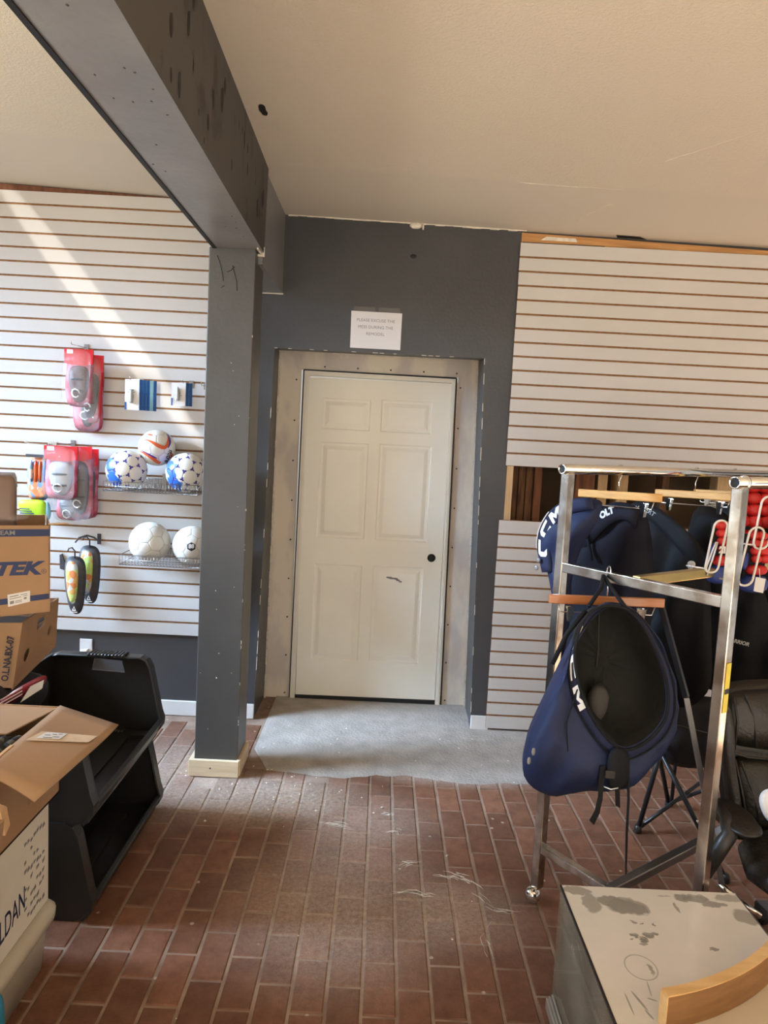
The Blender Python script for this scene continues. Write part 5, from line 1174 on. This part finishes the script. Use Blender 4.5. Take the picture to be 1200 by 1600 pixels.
# ---- low glass display case with a dusty top
cx0, cx1, cy0, cy1, cz0, cz1 = .572, 1.080, 1.10, 1.960, .068, .404
t = thing('display_case', 'low glass display case with a dusty top in the right corner', 'display case', ((cx0+cx1)/2, (cy0+cy1)/2, 0))
MB().box(cx0+.01, cy0, .0, cx1-.01, cy1-.01, .05).build('base', 'chairpl', t)
tp = MB().box(cx0, cy0, cz1-.005, cx1, cy1, cz1).build('glass_top', 'dglass', t)
MB().box(cx0, cy0+.006, cz0, cx0+.005, cy1-.006, cz1-.006).build('glass_side', 'sglass', t)
MB().box(cx1-.005, cy0+.006, cz0, cx1, cy1-.006, cz1-.006).build('glass_side', 'sglass', t)
MB().box(cx0, cy1-.005, cz0, cx1, cy1, cz1-.006).build('glass_back', 'sglass', t)
MB().box(cx0+.006, cy0, cz0, cx1-.006, cy1-.006, cz0+.012).build('bottom_board', 'card3', t)
lab(MB().box(cx0-.0012, cy0, cz1-.006, cx0+.0035, cy1, cz1+.0006).build('edge_strip', 'chairpl', t), 'dark edge strip')
MB().box(cx1-.003, cy0, cz1-.004, cx1+.001, cy1, cz1+.0006).build('edge_strip', 'wire', t)
for k, (dx, dz) in enumerate(((-.012,.0),(-.005,.007),(.003,.012))):
    MB().box(cx0+dx-.010, cy0, cz0-.03+dz, cx0+dx-.004, cy1-.02, cz0+.0+dz).build('door_track', 'mlight', t, bevel=.001)
MB().lathe([(.0001,0),(.005,0),(.005,.002),(.0001,.002)], (cx0-.0225,1.80,cz0-.018), 8, 0, (-1,0,0)).build('track_screw', 'black', t)
t = thing('carton', 'brown cardboard carton inside the glass display case', 'box', (.80, 1.50, .082))
MB().box(.592, 1.12, .082, 1.02, 1.66, .27).build('carton_body', 'card', t, bevel=.003)
MB().prism([(.602,1.66),(1.02,1.66),(1.02,1.80),(.602,1.76)], [], lambda u, v: (u, v, .266-(v-1.66)*.6), (0,0,.003)).build('flap', 'card3', t)
# curved wooden piece lying on the glass
t = thing('curved_board', 'curved light wooden board standing on the dusty glass top', 'wood piece', (.9, 1.5, cz1))
def arcpt(a, r): return (.481 + r*math.cos(a), 2.224 + r*math.sin(a))
outer = [arcpt(math.radians(-75.75+i*2.6), .798) for i in range(15)]; inner = [arcpt(math.radians(-75.75+i*2.6), .774) for i in range(15)]
mb = MB()
for (z0, z1, nm, m_) in ((cz1+.001, cz1+.078, 'board_face', 'arcface'), (cz1+.078, cz1+.0815, 'board_top', 'arcwood')):
    MB().loft([[(*o, z0), (*i, z0), (*i, z1), (*o, z1)] for o, i in zip(outer, inner)], True, True, 0, False).build(nm, m_, t)
MB().hexa([(*outer[0], cz1+.001), (*inner[0], cz1+.001), (inner[0][0]-.003, inner[0][1], cz1+.001), (outer[0][0]-.003, outer[0][1], cz1+.001), (*outer[0], cz1+.079), (*inner[0], cz1+.079), (inner[0][0]-.003, inner[0][1], cz1+.079), (outer[0][0]-.003, outer[0][1], cz1+.079)]).build('board_end', 'arcwood', t)

# ================================================================== BOXES AND BINS ON THE LEFT
def open_bin(label, dz, group='black stacking bins'):
    y0, y1 = 2.27, 3.0
    t = thing('stacking_bin', label, 'bin', (-1.15, 2.63, dz), group)
    prof = [(-1.40,.005),(-1.385,.20),(-1.365,.330),(-1.335,.342),(-.985,.342),(-.962,.332),(-.945,.300),(-.905,.110),(-.893,.075),(-.897,.045),(-.925,.010),(-.96,.0)]
    for yy, s in ((y1, 1), (y0, -1)):
        hole = [(-1.200,.275),(-1.060,.270),(-1.072,.322),(-1.190,.326)]
        p = MB().prism(prof, [hole], lambda u, v: (u, yy, v+dz), (0, .012*s, 0)).build('end_panel', 'bin', t, bevel=.002)
        q = prof[2:11]; mb = MB()
        for a, b in zip(q[:-1], q[1:]): mb.bar((a[0], yy, a[1]+dz), (b[0], yy, b[1]+dz), .046, .010, (0,0,1) if abs(a[0]-b[0]) > abs(a[1]-b[1]) else (1,0,0))
        mb.tube([(a[0], yy-.022*s, a[1]+dz) for a in q], .006, 6)
        mb.build('panel_flange', 'bin', p)
        mb = MB()
        for i in range(11): mb.tube([(-1.205+i*.0145, yy-.028, .349+dz), (-1.200+i*.0145, yy+.024, .352+dz)], .0062, 6)
        mb.build('handle_grip', 'bin', p)
    MB().box(-1.40, y0, dz+.004, -.915, y1, dz+.018).build('bin_floor', 'bin', t)
    mb = MB()
    for k in range(3): MB().box(-1.36+k*.135, y0+.10, dz+.018, -1.275+k*.135, y1-.10, dz+.027).build('floor_rib', 'bin', t, bevel=.004)
    MB().hexa([(-1.40,y0,dz),(-1.39,y0,dz),(-1.39,y1,dz),(-1.40,y1,dz),(-1.372,y0,dz+.34),(-1.362,y0,dz+.34),(-1.362,y1,dz+.34),(-1.372,y1,dz+.34)]).build('back_panel', 'bin', t)
    MB().hexa([(-.935,y0-.01,dz+.004),(-.918,y0-.01,dz+.004),(-.918,y1+.01,dz+.004),(-.935,y1+.01,dz+.004),(-.908,y0-.01,dz+.078),(-.886,y0-.01,dz+.070),(-.886,y1+.01,dz+.070),(-.908,y1+.01,dz+.078)]).build('front_lip', 'bin', t, bevel=.006)
    for yy in (y0+.06, y1-.07): MB().box(-1.0, yy-.02, dz+.018, -.94, yy+.02, dz+.034).build('stacking_lug', 'bin', t)
    return t
open_bin('black open-fronted stacking bin on the floor, lower of two', .003)
open_bin('black open-fronted stacking bin, upper of two, with a handle hole', .338)

# lettered carton tilted on the bins
t = thing('carton', 'brown carton with black lettering and punched holes, under the blue banded one', 'box', (-1.35, 2.5, .76))
Cn = dict(nb=V((-1.205,2.35,.757)), nt=V((-1.172,2.35,.988)), fb=V((-1.205,2.67,.812)), ft=V((-1.195,2.67,1.000)))
Lx = V((-.42, 0, -.02))
def quad_panel(a, b, c, d, th, holes, name, m_, t):    # panel spanned by corners a b (bottom) d c (top)
    a, b, c, d = V(a), V(b), V(c), V(d); n = (b-a).cross(d-a).normalized()*th
    f = lambda u, v: a.lerp(b, u).lerp(d.lerp(c, u), v)
    return MB().prism([(0,0),(1,0),(1,1),(0,1)], holes, f, -n).build(name, m_, t), f, n
pa, fr, nr_ = quad_panel(Cn['nb'], Cn['fb'], Cn['ft'], Cn['nt'], .005, [rrect(.42,.66,.64,.86,.05,3), ring(.24,.38,.075,12,.105), ring(.80,.46,.06,12,.10)], 'side_panel', 'card', t)
for nm, u, v in (('slot_inside', .53, .76),):
    pass
pb, ff, nf = quad_panel(Cn['nb']+Lx, Cn['nb'], Cn['nt'], Cn['nt']+Lx, .005, [], 'front_panel', 'card', t)
quad_panel(Cn['fb']+Lx, Cn['fb'], Cn['ft'], Cn['ft']+Lx, -.005, [], 'rear_panel', 'card', t)
quad_panel(Cn['nb']+Lx, Cn['fb']+Lx, Cn['ft']+Lx, Cn['nt']+Lx, -.005, [], 'side_panel', 'card', t)
MB().hexa([Cn['nb']+Lx, Cn['nb'], Cn['fb'], Cn['fb']+Lx, Cn['nb']+Lx+V((0,0,.006)), Cn['nb']+V((0,0,.006)), Cn['fb']+V((0,0,.006)), Cn['fb']+Lx+V((0,0,.006))]).build('bottom_panel', 'card', t)
MB().hexa([Cn['nb']+V((-.39,.02,.15)), Cn['nb']+V((-.03,.02,.15)), Cn['fb']+V((-.03,-.02,.11)), Cn['fb']+V((-.39,-.02,.11)), Cn['nb']+V((-.39,.02,.155)), Cn['nb']+V((-.03,.02,.155)), Cn['fb']+V((-.03,-.02,.115)), Cn['fb']+V((-.39,-.02,.115))]).build('dark_contents', 'chairpl', t)
ax_v = (Cn['nt']-Cn['nb']).normalized()
mb = MB(); o_ = Cn['nb'] + V((-.018, -.0058, 0)) + ax_v*.030
text(mb, 'O.L.NA.BX-07', .0325, lambda u, v: o_ + ax_v*u*.80 + V((-1,0,.02))*v, bold=.0011); mb.build('lettering', 'ink', t)
mb = MB(); mb.prism([(-.0,0),(.02,.0),(.028,.05),(.016,.06)], [], lambda u, v: Cn['fb']+V((.0015,-.06+u,.02+v)), (.001,0,0)); mb.build('print_mark', 'ink', t)

# blue banded carton turned towards the room, with an inner box standing in it
A27 = math.radians(27); dT = V((math.cos(A27), math.sin(A27), 0)); nT = V((math.sin(A27), -math.cos(A27), 0)); oT = V((-1.085, 2.36, 0))
def FT(off=0.): return lambda u, v: oT + dT*u + V((0,0,v)) + nT*off
t = thing('carton', 'brown carton with blue bands and big blue lettering, topmost of the stack', 'box', oT-dT*.2+V((0,0,1.015)))
z0, z1, wT, dp = 1.022, 1.318, .40, .30
MB().prism([(-wT,z0-.012),(-.003,z0+.010),(.0,z1),(-wT,z1+.004)], [], FT(), -nT*.005).build('front_panel', 'card', t)
MB().prism([(-wT,z0-.012),(-.003,z0+.010),(.0,z1),(-wT,z1+.004)], [], FT(-dp), -nT*.005).build('rear_panel', 'card', t)
for u in (-.005, -wT):
    MB().prism([(0,z0+(.008 if u > -.1 else -.012)),(dp,z0+(.008 if u > -.1 else -.012)),(dp,z1),(0,z1)], [], lambda a, b: oT+dT*u-nT*a+V((0,0,b)), dT*.005).build('side_panel', 'card', t)
MB().prism([(-wT,0),(0,0),(0,-dp),(-wT,-dp)], [], lambda a, b: oT+dT*a+nT*b+V((0,0,z0-.004+(.02*a/wT+.01))), (0,0,.005)).build('bottom_panel', 'card', t)
lab(MB().prism([(-wT,1.283),(-.001,1.283),(0,1.306),(-wT,1.308)], [], FT(.0006), nT*.0006).build('upper_band', 'blueink', t), 'blue upper band')
lab(MB().prism([(-wT,1.036),(-.003,1.072),(-.003,1.090),(-wT,1.058)], [], FT(.0006), nT*.0006).build('lower_band', 'blueink', t), 'blue lower band')
mb = MB(); text(mb, 'TEAM', .0205, lambda u, v: FT(.0016)(-.103+u*1.1, 1.2885+v), align='RIGHT', bold=.0004); mb.build('band_lettering', 'faint', t)
mb = MB(); text(mb, 'TEK', .058, lambda u, v: FT(.0010)(-.034+u*1.30, 1.158+v), shear=.28, bold=.0030, align='RIGHT', sp=1.02); mb.build('lettering', 'blueink', t)
mb = MB()
for r in (.0085, .0070): pass
mb.prism(ring(-.019,1.166,.0082,16), [ring(-.019,1.166,.0070,16)], FT(.0010), nT*.0005); text(mb, 'R', .011, lambda u, v: FT(.0012)(-.0225+u, 1.1625+v)); mb.build('registered_mark', 'blueink', t)
lb_ = MB().prism([(-.124,1.052),(-.060,1.066),(-.060,1.103),(-.126,1.092)], [], FT(.0014), nT*.0006).build('shipping_label', 'label', t)
mb = MB()
for k, (u, v, w, hh) in enumerate(((-.120,1.083,.026,.003),(-.120,1.076,.034,.0022),(-.088,1.089,.020,.002),(-.119,1.060,.012,.010),(-.104,1.063,.02,.002),(-.104,1.068,.02,.0025),(-.078,1.075,.008,.006),(-.080,1.085,.012,.002))):
    mb.prism([(u,v),(u+w,v+w*.2),(u+w,v+w*.2+hh),(u,v+hh)], [], FT(.0022), nT*.0003)
stuff(mb.build('label_print', 'faint', lb_))
lab(MB().prism([(-.006,0),(.055,.004),(.055,-dp),(-.006,-dp)], [], lambda a, b: oT+dT*a+nT*b+V((0,0,z1+.003+b*.125+a*.02)), (0,0,.004)).build('flap', 'card2', t), 'flap folded out flat')
MB().pillow([(-.14,1.325),(-.09,1.325),(-.055,1.34),(-.075,1.352),(-.13,1.350)], FT(-.05), nT, .03).build('clear_wrap', 'film', t)
t = thing('wrapped_box', 'dark brown plastic wrapped box standing in the open blue banded carton', 'box', oT-dT*.2-nT*.15+V((0,0,1.03)))
mb = MB()
sec = rrect(-.30,-.26,-.098,-.05,.022,4)
mb.loft([[oT+dT*a+nT*b+V((0,0,z)) for a, b in sec] for z in (1.04,1.46)] + [[oT+dT*(-.2+(a+.2)*.94)+nT*(-.155+(b+.155)*.94)+V((0,0,1.475)) for a, b in sec]], True, True); mb.build('box_body', 'purplebrown', t)
MB().tube([oT-dT*.11-nT*.06+V((0,0,1.476)), oT-dT*.104-nT*.06+V((0,0,1.47)), oT-dT*.099-nT*.062+V((0,0,1.44))], .0035, 6).build('wrap_fold', 'faint', t)

# red pack and black bag lying on the bins
t = thing('printed_pack', 'dark red printed pack with a pale label lying on the upper bin', 'pack', (-1.15, 2.35, .69))
Rm = lambda u, v: V((-1.225+u, 2.30+u*.25, .700+u*.62+v))
MB().pillow([(0,0),(.07,.002),(.135,.0),(.145,.02),(.135,.040),(.06,.044),(0,.036)], Rm, (.2,-1,.5), .02, rings=5).build('pack_body', 'darkred', t)
mb = MB()
for k in range(3): mb.prism([(.005,.005+k*.011),(.075,.005+k*.011),(.075,.0085+k*.011),(.005,.0085+k*.011)], [], lambda u, v: Rm(u, v)+V((.004,-.021,.0105)), (0,-.001,0))
mb.build('print', 'print_', t)
MB().prism([(.07,-.014),(.135,-.008),(.140,.018),(.10,.022)], [], lambda u, v: Rm(u, v)+V((.004,-.024,.006)), (0,-.001,0)).build('pale_label', 'label', t)
t = thing('black_bag', 'black soft bag squashed under the lettered carton', 'bag', (-1.3, 2.5, .55))
MB().pillow([(-1.52,.56),(-1.2,.60),(-1.16,.70),(-1.19,.765),(-1.35,.775),(-1.55,.75)], flat(2.50), (0,-1,.2), .20, wob=.02, back=.8).build('bag_body', 'campf', t)

# open carton with gloves, on a white box, on a frosted tub
t = thing('storage_tub', 'frosted plastic storage tub on the floor under the white box', 'tub', (-1.18, 1.72, 0))
def tub_loop(x0, y0, x1, y1, r, z): return [V((a, b, z)) for a, b in rrect(x0, y0, x1, y1, r, 4)]
MB().loft([tub_loop(-1.40,1.36,-.962,2.075,.04,.002), tub_loop(-1.41,1.345,-.948,2.09,.045,.15)], True, False, 0, True).build('tub_body', 'tub', t)
MB().loft([tub_loop(-1.415,1.34,-.942,2.095,.05,.150), tub_loop(-1.425,1.33,-.928,2.105,.055,.158), tub_loop(-1.425,1.33,-.926,2.105,.055,.188), tub_loop(-1.41,1.345,-.945,2.09,.05,.205)], True, True, 0, True).build('tub_lid', 'tub', t)
for k in range(5): MB().pillow([(1.60+k*.085,.045),(1.665+k*.085,.045),(1.665+k*.085,.115),(1.60+k*.085,.115)], lambda u, v: V((-.985, u, v)), (1,0,0), .012, rings=3).build('stored_block', 'greypad', t)
t = thing('white_box', 'white cardboard box with blue hand lettering under the open glove carton', 'box', (-1.15, 1.88, .206))
MB().box(-1.36, 1.62, .207, -.955, 2.075, .548).build('box_body', 'whitebox', t, bevel=.003)
mb = MB(); text(mb, 'LDAN', .094, lambda u, v: V((-.9542, 1.790+u*.56, .262+v+u*.08)), bold=.0006, sp=1.0); mb.build('lettering', 'navy', t)
mb = MB()
for k in range(7):
    for r in range(9):
        if random.random() < .62:
            y = 1.925+k*.018; z = .46-r*.028+random.uniform(-.004,.004); mb.prism([(y,z),(y+random.uniform(.008,.016),z+.004),(y+random.uniform(.008,.016),z+random.uniform(.009,.016)),(y,z+.010)], [], lambda u, v: (-.9546, u, v), (.0006,0,0))
stuff(mb.build('stencil_print', 'faint', t))
t = thing('carton', 'open brown carton of dark gloves with a flap hanging out over the bins', 'box', (-1.13, 1.88, .548))
bx0, bx1, by0, by1, bz0, bz1 = -1.34, -.925, 1.66, 2.08, .550, .815
MB().box(bx1-.005, by0, bz0, bx1, by1, bz1).build('side_panel', 'card3' if False else 'card', t)
MB().box(bx0, by0, bz0, bx0+.005, by1, bz1).build('side_panel', 'card', t)
MB().box(bx0, by1-.005, bz0, bx1, by1, bz1).build('rear_panel', 'card', t)
MB().box(bx0, by0, bz0, bx1, by0+.005, bz1).build('front_panel', 'card', t)
MB().box(bx0, by0, bz0, bx1, by1, bz0+.006).build('bottom_panel', 'card', t)
nU, nV_ = 8, 10; vs = []
for i in range(nU+1):
    for j in range(nV_+1):
        a = i/nU; b = j/nV_
        x = bx1 + a*(.175 - .02*(1-b)**3*2 + .0*b); y = 1.655+b*(by1-1.655-.0) - a*.012*(1-b); z = bz1 + .004 - a*.045 - .02*(a**2)*(1-b)**2 + .006*math.sin(b*5)*a
        vs.append((x, y, z))
fs = [(i*(nV_+1)+j, (i+1)*(nV_+1)+j, (i+1)*(nV_+1)+j+1, i*(nV_+1)+j+1) for i in range(nU) for j in range(nV_)]
fl = MB().add(vs, fs, 0, True).build('flap', 'card', t); so_ = fl.modifiers.new('thick', 'SOLIDIFY'); so_.thickness = .004
def onflap(u, v): a = u/.175; b = v; return V((bx1+u, 1.655+v*(by1-1.655), bz1+.0068-a*.045-.02*a*a*(1-v)**2+.006*math.sin(v*5)*a))
tp_ = MB().prism([(.018,.42),(.150,.62),(.155,.74),(.030,.58)], [], onflap, (0,0,.0006)).build('packing_tape', 'tape', fl)
lab_ = MB().prism([(.035,.475),(.085,.545),(.088,.645),(.042,.580)], [], lambda u, v: onflap(u, v)+V((0,0,.0012)), (0,0,.0006)).build('label_slip', 'label', fl)
mb = MB()
for u, v, w, q in ((.046,.54,.012,.02),(.060,.575,.010,.0),(.072,.60,.008,.02),(.048,.505,.02,.015),(.066,.545,.014,.02)): mb.bar(onflap(u, v)+V((0,0,.0022)), onflap(u+w, v+w*1.2+q*.2)+V((0,0,.0022)), .0022, .0004)
stuff(mb.build('pen_marks', 'ink', fl))
lab(MB().prism([(bx0,by1),(bx1-.004,by1),(bx1-.075,by1-.165),(bx0,by1-.150)], [], lambda u, v: (u, v, bz1-.006+(v-by1)*.10), (0,0,.004)).build('flap', 'card', t), 'rear flap folded in')
mb = MB(); mb.box(bx1+.0003, 1.885, .61, bx1+.0012, 1.93, .665); mb.build('side_print', 'card3', t)
MB().box(bx1-.004, 1.72, bz1-.012, bx1+.004, 1.80, bz1+.004).build('torn_edge', 'card2', t)
for k, (x, y, z, rx, ry, rz, m_, lb) in enumerate(((-1.02,1.85,.745,.075,.10,.045,'knit','black ribbed glove at the back in the open carton'), (-.985,1.78,.735,.06,.075,.04,'campf','plain black glove at the right side in the open carton'), (-1.02,1.725,.755,.055,.03,.028,'label','white cuffed glove at the front in the open carton'), (-1.12,1.80,.74,.07,.12,.045,'knit','black ribbed glove deepest left in the open carton'))):
    g = thing('knit_glove', lb, 'glove', (x, y, z-rz), 'gloves in the open carton')
    MB().pillow([(x-rx,y-ry),(x+rx*.9,y-ry*.9),(x+rx,y+ry*.3),(x+rx*.6,y+ry),(x-rx*.5,y+ry*.95),(x-rx,y+ry*.2)], lambda u, v, z=z: (u, v, z), (0,0,1), rz, wob=.02, seed=k).build('glove_body', m_, g)
    mb = MB()
    for i in range(4): MB().tube([(x-rx*.7+i*rx*.45, y+ry*.2, z+rz*.75), (x-rx*.72+i*rx*.47, y+ry*.7, z+rz*.7), (x-rx*.7+i*rx*.5, y+ry*1.02, z+rz*.3)], [.016,.015,.011], 8).build('finger', m_, g)
MB().box(bx0+.01, by0+.01, bz0+.01, bx1-.01, by1-.01, .70).build('lower_gloves', 'campf', t)
# carton in front, only its edge in view, and a teal pouch
t = thing('carton', 'narrow torn brown cardboard edge at the lower left picture border', 'box', (-1.02, 1.48, .21))
MB().hexa([(-1.20,1.36,.212),(-.90,1.36,.212),(-.90,1.60,.212),(-1.20,1.60,.212),(-1.20,1.36,.73),(-.839,1.36,.73),(-.839,1.60,.73),(-1.20,1.60,.73)]).build('carton_body', 'card', t, bevel=.002)
MB().hexa([(-.94,1.60,.69),(-.838,1.60,.69),(-.842,1.63,.70),(-.94,1.63,.70),(-.94,1.60,.775),(-.852,1.60,.765),(-.850,1.63,.745),(-.94,1.63,.775)]).build('torn_flap', 'card2', t)
t = thing('teal_pouch', 'teal plastic pouch beside the frosted tub at the lower left picture border', 'bag', (-.905, 1.68, .003))
MB().pillow([(-.922,.004),(-.900,.004),(-.888,.03),(-.882,.10),(-.884,.18),(-.892,.218),(-.908,.228),(-.922,.222),(-.923,.10)], flat(1.68), (.3,-1,0), .05, wob=.004, back=.8).build('pouch', 'teal', t)
MB().pillow([(-.920,.19),(-.895,.20),(-.893,.185),(-.918,.175)], flat(1.632), (.3,-1,0), .006).build('purple_band', 'purple', t)
